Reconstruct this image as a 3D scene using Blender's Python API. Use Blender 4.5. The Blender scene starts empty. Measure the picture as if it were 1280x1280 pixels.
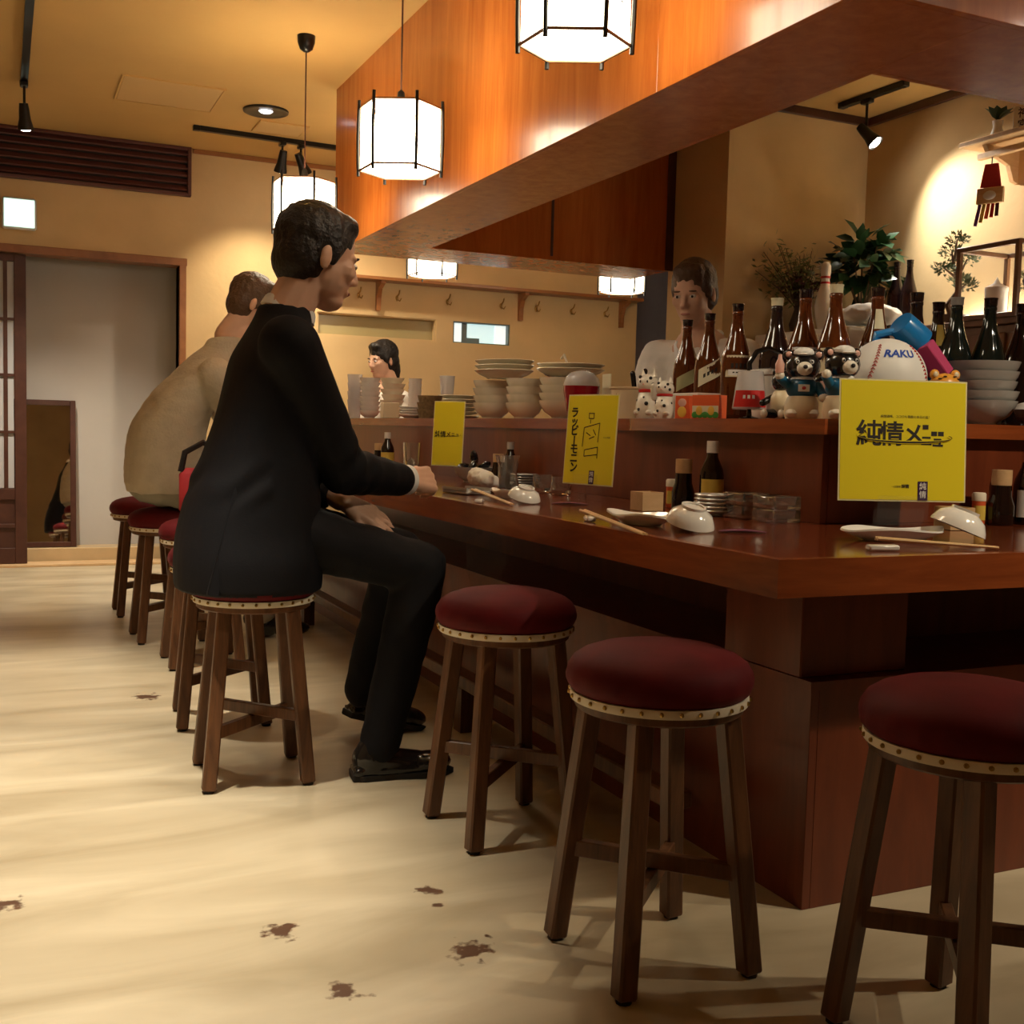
import bpy, bmesh, math, random
from mathutils import Vector, Matrix, Euler, noise
random.seed(7)
PI = math.pi
scn = bpy.context.scene
col = scn.collection

# ---------------------------------------------------------------- camera
FPX, H = 1400.0, 0.95
PITCH, ROLL, YAW = math.radians(-4.146), math.radians(1.4976), math.radians(24.54)
fwd = Vector((math.sin(YAW)*math.cos(PITCH), math.cos(YAW)*math.cos(PITCH), math.sin(PITCH)))
rt0 = Vector((math.cos(YAW), -math.sin(YAW), 0)); up0 = rt0.cross(fwd)
rt = math.cos(ROLL)*rt0 + math.sin(ROLL)*up0
up = -math.sin(ROLL)*rt0 + math.cos(ROLL)*up0
CAM = Vector((0, 0, H))
cd = bpy.data.cameras.new('camera'); cd.sensor_width = 36; cd.lens = 36*FPX/1280; cd.clip_start = 0.05
cam = bpy.data.objects.new('camera', cd); col.objects.link(cam)
m = Matrix((rt, up, -fwd)).transposed().to_4x4(); m.translation = CAM
cam.matrix_world = m; scn.camera = cam

# ---------------------------------------------------------------- world, exposure
w = bpy.data.worlds.new('world'); scn.world = w; w.use_nodes = True
w.node_tree.nodes['Background'].inputs[0].default_value = (1.0, 0.80, 0.55, 1)
w.node_tree.nodes['Background'].inputs[1].default_value = 0.02
scn.view_settings.view_transform = 'Standard'; scn.view_settings.look = 'None'
scn.view_settings.gamma = 1; scn.view_settings.use_curve_mapping = False
scn.view_settings.exposure = 0.2

LANTERN_EMIT = 12.0
SPOT_W = 70.0

# ---------------------------------------------------------------- main measures (metres)
ZCEIL, YFAR, XRIGHT, XLEFT, YBACK = 2.75, 7.765, 4.46, -1.7, -1.8
ZC = 0.735                      # counter top
XC, YC = 1.245, 1.59            # counter outer edges (long side, short side)
XRISE, YRISE = 1.884, 2.248     # riser behind the counter
ZL = 1.0                        # ledge top
ZT, ZLT = ZC+.0012, ZL+.0012    # resting heights just clear of the two surfaces
def ray_at(px, py, ax, val):
    d = rt*((px-640)/FPX) - up*((py-640)/FPX) + fwd
    return CAM + d*((val-CAM[ax])/d[ax])
def on_z(px, py, z): return ray_at(px, py, 2, z)
def on_y(px, py, y): return ray_at(px, py, 1, y)
def on_x(px, py, x): return ray_at(px, py, 0, x)
def at_x(px, X, z):             # point of the line (X, ?, z) seen in that column
    n = rt - ((px-640)/FPX)*fwd
    return Vector((X, -(n.x*X + n.z*(z-H))/n.y, z))
def at_y(px, Y, z):
    n = rt - ((px-640)/FPX)*fwd
    return Vector((-(n.y*Y + n.z*(z-H))/n.x, Y, z))

# ---------------------------------------------------------------- materials
MATS = {}
def newmat(name):
    mt = bpy.data.materials.new(name); mt.use_nodes = True; MATS[name] = mt
    return mt, mt.node_tree, mt.node_tree.nodes['Principled BSDF']
def simple(name, c, rough=.5, metal=0, trans=0, ior=1.45, emit=None, es=0, sheen=0, coat=0, var=0, vs=8, bump=0, bs=60, alpha=1, spec=.5):
    mt, nt, b = newmat(name)
    b.inputs['Specular IOR Level'].default_value = spec
    b.inputs['Base Color'].default_value = (*c, 1); b.inputs['Roughness'].default_value = rough
    b.inputs['Metallic'].default_value = metal; b.inputs['Transmission Weight'].default_value = trans
    b.inputs['IOR'].default_value = ior; b.inputs['Coat Weight'].default_value = coat
    b.inputs['Coat Roughness'].default_value = .08; b.inputs['Alpha'].default_value = alpha
    if sheen:
        b.inputs['Sheen Weight'].default_value = sheen; b.inputs['Sheen Roughness'].default_value = .35
        b.inputs['Sheen Tint'].default_value = (*[min(1, q*2+.1) for q in c], 1)
    if emit: b.inputs['Emission Color'].default_value = (*emit, 1); b.inputs['Emission Strength'].default_value = es
    if var or bump:
        tc = nt.nodes.new('ShaderNodeTexCoord')
        if var:
            n = nt.nodes.new('ShaderNodeTexNoise'); n.inputs['Scale'].default_value = vs; n.inputs['Detail'].default_value = 6
            r = nt.nodes.new('ShaderNodeValToRGB')
            r.color_ramp.elements[0].position = .3; r.color_ramp.elements[1].position = .7
            r.color_ramp.elements[0].color = (*[q*(1-var) for q in c], 1); r.color_ramp.elements[1].color = (*[min(1, q*(1+var)) for q in c], 1)
            nt.links.new(tc.outputs['Object'], n.inputs['Vector']); nt.links.new(n.outputs['Fac'], r.inputs['Fac'])
            nt.links.new(r.outputs['Color'], b.inputs['Base Color'])
        if bump:
            n2 = nt.nodes.new('ShaderNodeTexNoise'); n2.inputs['Scale'].default_value = bs; n2.inputs['Detail'].default_value = 4
            bp = nt.nodes.new('ShaderNodeBump'); bp.inputs['Strength'].default_value = bump; bp.inputs['Distance'].default_value = .01
            nt.links.new(tc.outputs['Object'], n2.inputs['Vector']); nt.links.new(n2.outputs['Fac'], bp.inputs['Height'])
            nt.links.new(bp.outputs['Normal'], b.inputs['Normal'])
    return mt
def wood(name, dark, light, scale=(1, 1, 12), rough=.3, coat=0, gs=3.0, spec=.5):
    mt, nt, b = newmat(name)
    tc = nt.nodes.new('ShaderNodeTexCoord'); mp = nt.nodes.new('ShaderNodeMapping')
    mp.inputs['Scale'].default_value = scale
    n = nt.nodes.new('ShaderNodeTexNoise'); n.inputs['Scale'].default_value = gs; n.inputs['Detail'].default_value = 8; n.inputs['Roughness'].default_value = .65
    n.inputs['Distortion'].default_value = .6
    r = nt.nodes.new('ShaderNodeValToRGB')
    r.color_ramp.elements[0].position = .32; r.color_ramp.elements[1].position = .7
    r.color_ramp.elements[0].color = (*dark, 1); r.color_ramp.elements[1].color = (*light, 1)
    nt.links.new(tc.outputs['Object'], mp.inputs['Vector']); nt.links.new(mp.outputs['Vector'], n.inputs['Vector'])
    nt.links.new(n.outputs['Fac'], r.inputs['Fac']); nt.links.new(r.outputs['Color'], b.inputs['Base Color'])
    bp = nt.nodes.new('ShaderNodeBump'); bp.inputs['Strength'].default_value = .06; bp.inputs['Distance'].default_value = .005
    nt.links.new(n.outputs['Fac'], bp.inputs['Height']); nt.links.new(bp.outputs['Normal'], b.inputs['Normal'])
    b.inputs['Roughness'].default_value = rough; b.inputs['Coat Weight'].default_value = coat; b.inputs['Coat Roughness'].default_value = .1
    b.inputs['Specular IOR Level'].default_value = spec
    return mt
M = MATS
simple('plaster', (.60, .43, .22), .85, var=.10, vs=2.2, bump=.15, bs=25)
simple('plaster_alcove', (.50, .47, .44), .8, var=.08, vs=1.5, bump=.1, bs=20)
simple('ceiling_paint', (.58, .37, .13), .8, var=.07, vs=1.2, bump=.05, bs=30)
simple('ceiling_hatch', (.60, .40, .17), .75)
simple('sill_wood', (.55, .40, .22), .35, var=.1, vs=6)
wood('soffit_wood', (.42, .100, .012), (.60, .180, .028), (9, 9, .8), .26, .25, 2.0)
wood('counter_wood', (.115, .022, .008), (.20, .043, .014), (1.2, 1.2, 9), .16, .4, 2.0)
wood('counter_edge', (.21, .045, .012), (.33, .080, .021), (1.5, 1.5, 14), .25, .2, 2.0)
wood('riser_wood', (.115, .022, .008), (.20, .043, .014), (6, 6, 1), .35, .1, 2.0)
wood('plinth_wood', (.115, .022, .008), (.20, .043, .014), (6, 6, 1), .35, .1, 2.0)
wood('stool_wood', (.060, .022, .008), (.170, .070, .026), (14, 14, 1.4), .42, 0, 3.0)
wood('frame_wood', (.20, .075, .025), (.30, .12, .042), (2, 2, 2), .4, 0, 3.0)
wood('dark_wood', (.055, .018, .012), (.085, .030, .018), (3, 3, 3), .4, 0, 3.0)
wood('rack_wood', (.25, .095, .028), (.34, .14, .045), (2, 8, 8), .35, 0, 3.0)
wood('pale_wood', (.58, .37, .18), (.70, .48, .26), (2, 10, 10), .5, 0, 3.0)
wood('vent_wood', (.075, .022, .018), (.105, .034, .026), (1, 8, 8), .4, 0, 3.0)
wood('cabinet_wood', (.20, .10, .05), (.30, .16, .09), (4, 4, 1), .4, 0, 3.0)
simple('velvet', (.105, .0035, .0060), .7, spec=.25, sheen=.22, var=.22, vs=9, bump=.05, bs=300)
simple('trim_tape', (.80, .72, .58), .6)
simple('brass', (.42, .27, .08), .3, 1)
simple('black_metal', (.012, .011, .010), .35, .3)
simple('rubber', (.015, .012, .010), .7)
simple('cord', (.06, .02, .012), .5)
simple('paper_lit', (.95, .9, .8), .6, emit=(1, .86, .62), es=LANTERN_EMIT)
simple('lamp_lit', (1, 1, 1), .4, emit=(1, .9, .75), es=60)
simple('down_lit', (1, 1, 1), .4, emit=(.9, .93, 1), es=2.0)
simple('tube_lit', (1, 1, 1), .4, emit=(1, .9, .72), es=45)
simple('sign_lit', (.9, 1, .96), .4, emit=(.62, 1, .86), es=1.0)
simple('sign_case', (.60, .61, .60), .4)
simple('chrome', (.75, .73, .70), .12, 1)
simple('mirror', (.82, .80, .76), .02, 1)
simple('shoji', (.50, .49, .50), .6)
simple('pane_olive', (.36, .30, .15), .25)
simple('window_lit', (.5, .62, .62), .3, emit=(.62, .85, .84), es=.75)
simple('window_white', (.8, .85, .83), .4, emit=(.9, 1, .97), es=.7)
simple('window_dark', (.12, .17, .18), .4)
simple('curtain_blue', (.30, .30, .38), .8, var=.15, vs=3)
simple('ceramic', (.82, .76, .60), .22, coat=.3)
simple('ceramic_white', (.83, .82, .78), .15, coat=.5)
simple('ceramic_grey', (.42, .41, .39), .25, coat=.3)
simple('plastic_white', (.82, .80, .75), .4)
simple('glass', (.93, .94, .92), .02, trans=.97, ior=1.45, coat=.6)
simple('acrylic', (.45, .46, .45), .04, alpha=.035, spec=.9, coat=.3)
simple('ice', (.95, .93, .88), .2, trans=.8, ior=1.3)
simple('bottle_brown', (.16, .038, .010), .06, trans=.45, ior=1.35, coat=.6)
simple('bottle_dark', (.020, .010, .010), .07, coat=.6)
simple('bottle_green', (.012, .022, .020), .07, coat=.6)
simple('soy', (.012, .005, .004), .08, coat=.5)
simple('label_cream', (.74, .68, .48), .6)
simple('label_white', (.80, .80, .78), .5)
simple('label_yellow', (.75, .55, .10), .5)
simple('label_olive', (.42, .42, .22), .5)
simple('ink', (.02, .016, .014), .6)
simple('ink_faint', (.22, .20, .03), .6)
simple('ink_blue', (.02, .07, .42), .5)
simple('ink_red', (.50, .03, .03), .5)
simple('purple_tag', (.045, .012, .075), .45)
simple('menu_yellow', (.86, .74, .03), .28, coat=.4)
simple('menu_film', (.80, .76, .45), .2, coat=.4)
simple('red_plastic', (.55, .025, .025), .25, coat=.3)
simple('red_glass', (.42, .010, .022), .08, trans=.35, coat=.5)
simple('clear_plastic', (.90, .88, .88), .10, trans=.6, ior=1.3)
simple('blue_plastic', (.015, .22, .60), .25, coat=.4)
simple('pink_strap', (.55, .06, .18), .5)
simple('orange_box', (.75, .13, .04), .4)
simple('green_print', (.06, .30, .05), .5)
simple('yellow_print', (.80, .52, .08), .5)
simple('orange_toy', (.80, .36, .05), .3)
simple('toy_black', (.012, .011, .012), .2, coat=.5)
simple('toy_white', (.80, .75, .65), .25, coat=.3)
simple('toy_cream', (.74, .62, .42), .3)
simple('toy_blue', (.015, .13, .26), .3)
simple('toy_pink', (.74, .42, .34), .35)
simple('straw', (.22, .15, .07), .7, var=.35, vs=60, bump=.4, bs=120)
simple('cloth_white', (.80, .77, .70), .85, bump=.3, bs=20)
simple('skin', (.66, .41, .29), .5, var=.05, vs=20)
simple('hair_black', (.012, .009, .008), .45, bump=.6, bs=90)
simple('hair_brown', (.10, .055, .03), .45, bump=.6, bs=90)
simple('eye_white', (.75, .72, .68), .2)
simple('lip', (.45, .17, .13), .5)
simple('suit_black', (.0060, .0060, .0085), .75, bump=.08, bs=220, spec=.25)
simple('trouser_black', (.0060, .0060, .0085), .75, bump=.08, bs=220, spec=.25)
simple('shirt_white', (.80, .80, .80), .7)
simple('shoe_leather', (.010, .010, .011), .16, coat=.6)
simple('jacket_beige', (.52, .47, .37), .85, var=.08, vs=14, bump=.35, bs=90)
simple('trouser_grey', (.30, .28, .22), .85, bump=.2, bs=60)
simple('red_cloth', (.45, .03, .04), .7)
simple('black_strap', (.012, .010, .012), .5)
simple('coat_white', (.78, .74, .68), .75, bump=.1, bs=60)
simple('scarf_blue', (.10, .11, .25), .8)
simple('leaf_dark', (.014, .050, .015), .35, var=.4, vs=6)
simple('leaf_olive', (.16, .17, .05), .5, var=.3, vs=8)
simple('leaf_pine', (.10, .13, .06), .6, var=.3, vs=10)
simple('petal_white', (.85, .82, .74), .6)
simple('flower_dark', (.10, .02, .025), .6)
simple('bark', (.11, .06, .03), .8, bump=.4, bs=40)
simple('pot_dark', (.06, .03, .02), .4)
simple('chopstick', (.68, .46, .22), .45)
simple('shell_black', (.012, .012, .016), .2, coat=.5)
simple('meat', (.48, .28, .12), .5)
simple('bag_film', (.35, .35, .36), .22, alpha=.07)
simple('fridge_white', (.74, .71, .64), .35)
simple('purple_cloth', (.14, .03, .22), .6)
simple('leaf_coaster', (.16, .05, .09), .4)

# floor: worn cream coating with trowelled streaks and chipped brown patches
def floor_material():
    mt, nt, b = newmat('floor_coating')
    L = nt.links.new
    tc = nt.nodes.new('ShaderNodeTexCoord')
    def noise_(scale, det, vec=None, dist=0):
        n = nt.nodes.new('ShaderNodeTexNoise'); n.inputs['Scale'].default_value = scale; n.inputs['Detail'].default_value = det; n.inputs['Distortion'].default_value = dist
        L(vec or tc.outputs['Object'], n.inputs['Vector']); return n
    mp = nt.nodes.new('ShaderNodeMapping'); mp.inputs['Rotation'].default_value = (0, 0, -.35); mp.inputs['Scale'].default_value = (.7, 2.4, 1)
    L(tc.outputs['Object'], mp.inputs['Vector'])
    n1 = noise_(2.0, 5, mp.outputs['Vector'], .8)
    r1 = nt.nodes.new('ShaderNodeValToRGB')
    r1.color_ramp.elements[0].position = .30; r1.color_ramp.elements[1].position = .68
    r1.color_ramp.elements[0].color = (.41, .335, .215, 1); r1.color_ramp.elements[1].color = (.64, .555, .395, 1)
    L(n1.outputs['Fac'], r1.inputs['Fac'])
    spots = [on_z(537, 1113, 0), on_z(545, 1130, 0), on_z(588, 1188, 0), on_z(608, 1170, 0), on_z(348, 1164, 0), on_z(432, 1238, 0), on_z(182, 871, 0), on_z(15, 1130, 0)]
    rad = [.024, .018, .042, .014, .036, .034, .05, .03]
    nz = noise_(28, 4)
    acc = None
    for p, r in zip(spots, rad):
        d = nt.nodes.new('ShaderNodeVectorMath'); d.operation = 'DISTANCE'; d.inputs[1].default_value = p
        L(tc.outputs['Object'], d.inputs[0])
        q = nt.nodes.new('ShaderNodeMath'); q.operation = 'DIVIDE'; q.inputs[1].default_value = r; L(d.outputs['Value'], q.inputs[0])
        if acc is None: acc = q
        else:
            mn = nt.nodes.new('ShaderNodeMath'); mn.operation = 'MINIMUM'; L(acc.outputs[0], mn.inputs[0]); L(q.outputs[0], mn.inputs[1]); acc = mn
    a = nt.nodes.new('ShaderNodeMath'); a.operation = 'MULTIPLY_ADD'; a.inputs[1].default_value = 4.0; a.inputs[2].default_value = -1.75
    L(nz.outputs['Fac'], a.inputs[0])
    s = nt.nodes.new('ShaderNodeMath'); s.operation = 'ADD'; L(acc.outputs[0], s.inputs[0]); L(a.outputs[0], s.inputs[1])
    mr = nt.nodes.new('ShaderNodeMapRange'); mr.inputs['From Min'].default_value = 1.15; mr.inputs['From Max'].default_value = .75
    L(s.outputs[0], mr.inputs['Value'])
    mx = nt.nodes.new('ShaderNodeMix'); mx.data_type = 'RGBA'
    L(mr.outputs['Result'], mx.inputs['Factor']); L(r1.outputs['Color'], mx.inputs['A']); mx.inputs['B'].default_value = (.11, .055, .032, 1)
    L(mx.outputs['Result'], b.inputs['Base Color'])
    b.inputs['Roughness'].default_value = .33
    bn = nt.nodes.new('ShaderNodeBump'); bn.inputs['Strength'].default_value = .25; bn.inputs['Distance'].default_value = .02
    L(n1.outputs['Fac'], bn.inputs['Height']); L(bn.outputs['Normal'], b.inputs['Normal'])
    return mt
floor_material()

# ---------------------------------------------------------------- mesh helpers
class MB:
    def __init__(s): s.v, s.f = [], []
    def add(s, vs, fs):
        o = len(s.v); s.v += [Vector(q) for q in vs]; s.f += [tuple(i+o for i in q) for q in fs]; return s
    def box(s, lo, hi, bev=0):
        lo, hi = [min(a, b) for a, b in zip(lo, hi)], [max(a, b) for a, b in zip(lo, hi)]
        c = [(a+b)/2 for a, b in zip(lo, hi)]; d = [(b-a)/2 for a, b in zip(lo, hi)]
        bev = min(bev, min(d)*.9)
        if bev <= 0:
            vs = [(c[0]+x*d[0], c[1]+y*d[1], c[2]+z*d[2]) for x in (-1, 1) for y in (-1, 1) for z in (-1, 1)]
            return s.add(vs, [(0, 1, 3, 2), (4, 6, 7, 5), (0, 4, 5, 1), (2, 3, 7, 6), (0, 2, 6, 4), (1, 5, 7, 3)])
        bm = bmesh.new(); bmesh.ops.create_cube(bm, size=2)
        for v in bm.verts: v.co = Vector([c[i]+v.co[i]*d[i] for i in range(3)])
        bmesh.ops.bevel(bm, geom=list(bm.edges), offset=bev, segments=1, affect='EDGES', profile=.5)
        bm.verts.index_update()
        s.add([v.co.copy() for v in bm.verts], [[v.index for v in f.verts] for f in bm.faces]); bm.free(); return s
    def obox(s, c, half, mat, bev=0):           # oriented box, mat 3x3
        t = MB().box([-q for q in half], half, bev)
        return s.add([Vector(c)+mat @ v for v in t.v], t.f)
    def bar(s, p0, p1, wx, wy, upv=(0, 0, 1), bev=0, taper=1):  # square bar between two points
        p0, p1 = Vector(p0), Vector(p1); z = (p1-p0).normalized(); u = Vector(upv)
        if abs(z.dot(u)) > .95: u = Vector((0, 1, 0))
        x = u.cross(z).normalized(); y = z.cross(x)
        L = (p1-p0).length
        t = MB().box((-wx/2, -wy/2, 0), (wx/2, wy/2, L), bev)
        return s.add([p0+x*v.x*(1+(taper-1)*v.z/L)+y*v.y*(1+(taper-1)*v.z/L)+z*v.z for v in t.v], t.f)
    def lathe(s, prof, n=24, c=(0, 0, 0), fn=None):
        c = Vector(c); vs = []; idx = []
        for r, z in prof:
            if r <= 1e-6: idx.append([len(vs)]); vs.append(c+Vector((0, 0, z)))
            else:
                row = []
                for k in range(n):
                    a = 2*PI*k/n; rr, zz = fn(r, z, a) if fn else (r, z)
                    row.append(len(vs)); vs.append(c+Vector((rr*math.cos(a), rr*math.sin(a), zz)))
                idx.append(row)
        fs = []
        for A, B in zip(idx, idx[1:]):
            if len(A) == 1 and len(B) == 1: continue
            for k in range(n):
                k2 = (k+1) % n
                if len(A) == 1: fs.append((A[0], B[k2], B[k]))
                elif len(B) == 1: fs.append((A[k], A[k2], B[0]))
                else: fs.append((A[k], A[k2], B[k2], B[k]))
        for R, rev in ((idx[0], True), (idx[-1], False)):
            if len(R) > 1 and prof[0] != prof[-1]: fs.append(tuple(reversed(R)) if rev else tuple(R))
        return s.add(vs, fs)
    def tube(s, pts, r, n=8, cap=True):
        pts = [Vector(p) for p in pts]; rs = r if isinstance(r, (list, tuple)) else [r]*len(pts)
        vs, rows = [], []; px = None
        for i, p in enumerate(pts):
            t = (pts[min(i+1, len(pts)-1)]-pts[max(i-1, 0)]).normalized()
            if px is None: px = t.orthogonal().normalized()
            px = (px-t*px.dot(t)).normalized(); py = t.cross(px)
            rows.append(list(range(len(vs), len(vs)+n)))
            vs += [p+(px*math.cos(2*PI*k/n)+py*math.sin(2*PI*k/n))*rs[i] for k in range(n)]
        fs = [(A[k], A[(k+1) % n], B[(k+1) % n], B[k]) for A, B in zip(rows, rows[1:]) for k in range(n)]
        if cap: fs += [tuple(reversed(rows[0])), tuple(rows[-1])]
        return s.add(vs, fs)
    def ell(s, c, rad, n=16, mat=None):
        c = Vector(c); mat = mat or Matrix.Identity(3); t = MB()
        hn = max(4, n//2)
        t.lathe([(math.sin(PI*i/hn), -math.cos(PI*i/hn)) if 0 < i < hn else (0, -math.cos(PI*i/hn)) for i in range(hn+1)], n)
        return s.add([c+mat @ Vector((v.x*rad[0], v.y*rad[1], v.z*rad[2])) for v in t.v], t.f)
    def cap(s, p0, p1, r0, r1=None, n=12):      # tapered capsule
        r1 = r0 if r1 is None else r1
        p0, p1 = Vector(p0), Vector(p1); z = (p1-p0); L = max(z.length, 1e-5); q = Vector((0, 0, 1)).rotation_difference(z).to_matrix()
        k = 4
        prof = [(0, -r0)]+[(r0*math.sin(PI/2*i/k), -r0*math.cos(PI/2*i/k)) for i in range(1, k+1)]
        prof += [(r1*math.cos(PI/2*i/k), L+r1*math.sin(PI/2*i/k)) for i in range(0, k)]+[(0, L+r1)]
        t = MB().lathe(prof, n)
        return s.add([p0+q @ v for v in t.v], t.f)
    def prism(s, poly, z0, z1):
        n = len(poly)
        vs = [(x, y, z0) for x, y in poly]+[(x, y, z1) for x, y in poly]
        return s.add(vs, [tuple(range(n-1, -1, -1)), tuple(range(n, 2*n))]+[(k, (k+1) % n, n+(k+1) % n, n+k) for k in range(n)])
    def xf(s, mat):
        s.v = [mat @ v for v in s.v]; return s
    def move(s, d): d = Vector(d); s.v = [v+d for v in s.v]; return s
    def merge(s, o, mat=None): return s.add([(mat @ v if mat else v) for v in o.v], o.f)
    def mesh(s, name, mat, smooth=True, ang=40):
        me = bpy.data.meshes.new(name); me.from_pydata([tuple(v) for v in s.v], [], s.f); me.update()
        bm = bmesh.new(); bm.from_mesh(me); bmesh.ops.recalc_face_normals(bm, faces=bm.faces); bm.to_mesh(me); bm.free()
        if smooth:
            for p in me.polygons: p.use_smooth = True
            me.set_sharp_from_angle(angle=math.radians(ang))
        if mat: me.materials.append(M[mat] if isinstance(mat, str) else mat)
        return me
    def build(s, name, mat, parent=None, smooth=True, ang=40):
        return link(name, s.mesh(name, mat, smooth, ang), parent)
def link(name, me, parent=None):
    o = bpy.data.objects.new(name, me); col.objects.link(o)
    if parent: o.parent = parent
    return o
def tag(o, label, cat, group=None):
    o['label'] = label; o['category'] = cat
    if group: o['group'] = group
    return o
def thing(name, label, cat, loc=(0, 0, 0), rz=0, group=None, scale=1):
    o = bpy.data.objects.new(name, None); col.objects.link(o); o.empty_display_size = .05
    o.location = loc; o.rotation_euler = (0, 0, rz); o.scale = (scale,)*3
    return tag(o, label, cat, group)
def single(name, mb, mat, label, cat, loc=(0, 0, 0), rot=(0, 0, 0), group=None, ang=40):
    o = mb.build(name, mat, None, True, ang); o.location = loc; o.rotation_euler = rot
    return tag(o, label, cat, group)
def struct(name, mb, mat, parent=None, smooth=False):
    o = mb.build(name, mat, parent, smooth)
    if not parent: o['kind'] = 'structure'
    return o
def copy_tree(o, parent=None):
    c = o.copy(); col.objects.link(c); c.parent = parent
    for ch in list(o.children): copy_tree(ch, c)
    return c
def dup(o, label, loc, rz=0, group=None):
    c = copy_tree(o); c.location = loc; c.rotation_euler = (0, 0, rz); c['label'] = label
    if group: c['group'] = group
    return c
def Rz(a): return Matrix.Rotation(a, 4, 'Z')
def T(x, y, z): return Matrix.Translation((x, y, z))
def text_mb(txt, size, depth=.0004, bold=0.0, shear=0):
    cu = bpy.data.curves.new('t', 'FONT'); cu.body = txt; cu.size = size; cu.extrude = depth; cu.offset = bold
    cu.align_x = 'CENTER'; cu.align_y = 'CENTER'; cu.shear = shear; cu.resolution_u = 2
    o = bpy.data.objects.new('t', cu); col.objects.link(o)
    dg = bpy.context.evaluated_depsgraph_get(); me = bpy.data.meshes.new_from_object(o.evaluated_get(dg))
    mb = MB().add([v.co.copy() for v in me.vertices], [tuple(p.vertices) for p in me.polygons])
    bpy.data.objects.remove(o); bpy.data.curves.remove(cu); bpy.data.meshes.remove(me); return mb
def remesh(mb, voxel, smooth_it=3, fac=.5, fold=None, cut=None):
    me = mb.mesh('tmp', None, False); o = bpy.data.objects.new('tmp', me); col.objects.link(o)
    r = o.modifiers.new('r', 'REMESH'); r.mode = 'VOXEL'; r.voxel_size = voxel; r.use_smooth_shade = True
    if smooth_it:
        sm = o.modifiers.new('s', 'SMOOTH'); sm.factor = fac; sm.iterations = smooth_it
    dg = bpy.context.evaluated_depsgraph_get(); me2 = bpy.data.meshes.new_from_object(o.evaluated_get(dg))
    bpy.data.objects.remove(o); bpy.data.meshes.remove(me)
    if fold:
        ns = [v.normal.copy() for v in me2.vertices]
        for v, n in zip(me2.vertices, ns): v.co += n*fold(v.co)
    if cut:
        bm = bmesh.new(); bm.from_mesh(me2); bmesh.ops.delete(bm, geom=[v for v in bm.verts if cut(v.co)], context='VERTS'); bm.to_mesh(me2); bm.free()
    for p in me2.polygons: p.use_smooth = True
    return me2
def blob(name, mb, mat, voxel, parent, it=3, fold=None, cut=None):
    me = remesh(mb, voxel, it, .5, fold, cut); me.name = name; me.materials.append(M[mat]); return link(name, me, parent)

# ================================================================ STRUCTURE
struct('floor', MB().box((XLEFT-.1, YBACK-.1, -.06), (5.5, 8.8, 0)), 'floor_coating')
struct('ceiling', MB().box((XLEFT-.1, YBACK-.1, ZCEIL), (5.5, 8.8, ZCEIL+.06)), 'ceiling_paint')
struct('wall_left', MB().box((XLEFT-.1, YBACK, 0), (XLEFT, 8.6, ZCEIL)), 'plaster')
struct('wall_back', MB().box((XLEFT, YBACK-.1, 0), (XRIGHT, YBACK, ZCEIL)), 'plaster')
struct('wall_right', MB().box((XRIGHT, YBACK, 0), (XRIGHT+.1, 5.06, ZCEIL)), 'plaster')
struct('wall_kitchen', MB().box((3.52, 5.06, 0), (XRIGHT+.1, 5.62, ZCEIL)), 'plaster')
struct('wall_corridor', MB().box((4.4, 8.6, 0), (5.5, 8.7, ZCEIL)).box((5.4, 5.62, 0), (5.5, 8.6, ZCEIL)).box((4.56, 5.5, 0), (5.4, 5.62, ZCEIL)), 'curtain_blue')
YW = YFAR
fw = MB()
def wbox(x0, x1, z0, z1): fw.box((x0, YW, z0), (x1, YW+.12, z1))
DX0, DX1, DZ = -.78, 1.075, 1.985
wbox(XLEFT, DX0, 0, ZCEIL); wbox(DX0, DX1, DZ, ZCEIL); wbox(DX1, 2.01, 0, ZCEIL); wbox(2.01, 3.49, 0, 1.588); wbox(2.01, 3.49, 1.745, ZCEIL)
wbox(2.90, 3.03, 1.588, 1.745); wbox(3.49, 4.587, 0, ZCEIL)
struct('wall_far', fw, 'plaster')
struct('wall_alcove', MB().box((DX0-.4, 8.12, 0), (DX1+.5, 8.2, 2.3)).box((DX1+.3, YW+.12, 0), (DX1+.4, 8.12, 2.3)).box((DX0-.4, YW+.12, 0), (DX0-.3, 8.12, 2.3)).box((DX0-.4, YW+.12, 2.25), (DX1+.4, 8.2, 2.3)), 'plaster_alcove')
struct('trim_1', MB().box((DX0-.3, 7.93, 0), (DX1+.3, 8.12, .10), .004), 'sill_wood')                     # raised step of the alcove
struct('trim_2', MB().box((DX0, YW-.03, 0), (DX1, YW+.14, .018), .003), 'pale_wood')                       # door sill
struct('trim_3', MB().box((DX0-.05, YW-.025, DZ-.005), (DX1+.05, YW+.13, DZ+.045), .004), 'frame_wood')    # door head
struct('trim_4', MB().box((DX1, YW-.025, 0), (DX1+.045, YW+.13, DZ), .004), 'frame_wood')                  # door jamb
struct('trim_5', MB().box((1.16, YW-.012, ZCEIL-.03), (4.58, YW, ZCEIL), .003), 'rack_wood')               # ceiling moulding
struct('baseboard_far', MB().box((DX1+.06, YW-.012, 0), (4.58, YW, .07), .003), 'rack_wood')
struct('trim_6', MB().box((3.52, 5.035, ZCEIL-.045), (XRIGHT, 5.06, ZCEIL), .003), 'dark_wood')
struct('trim_7', MB().box((XRIGHT-.025, 2.35, ZCEIL-.045), (XRIGHT, 5.04, ZCEIL), .003), 'dark_wood')

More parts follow.
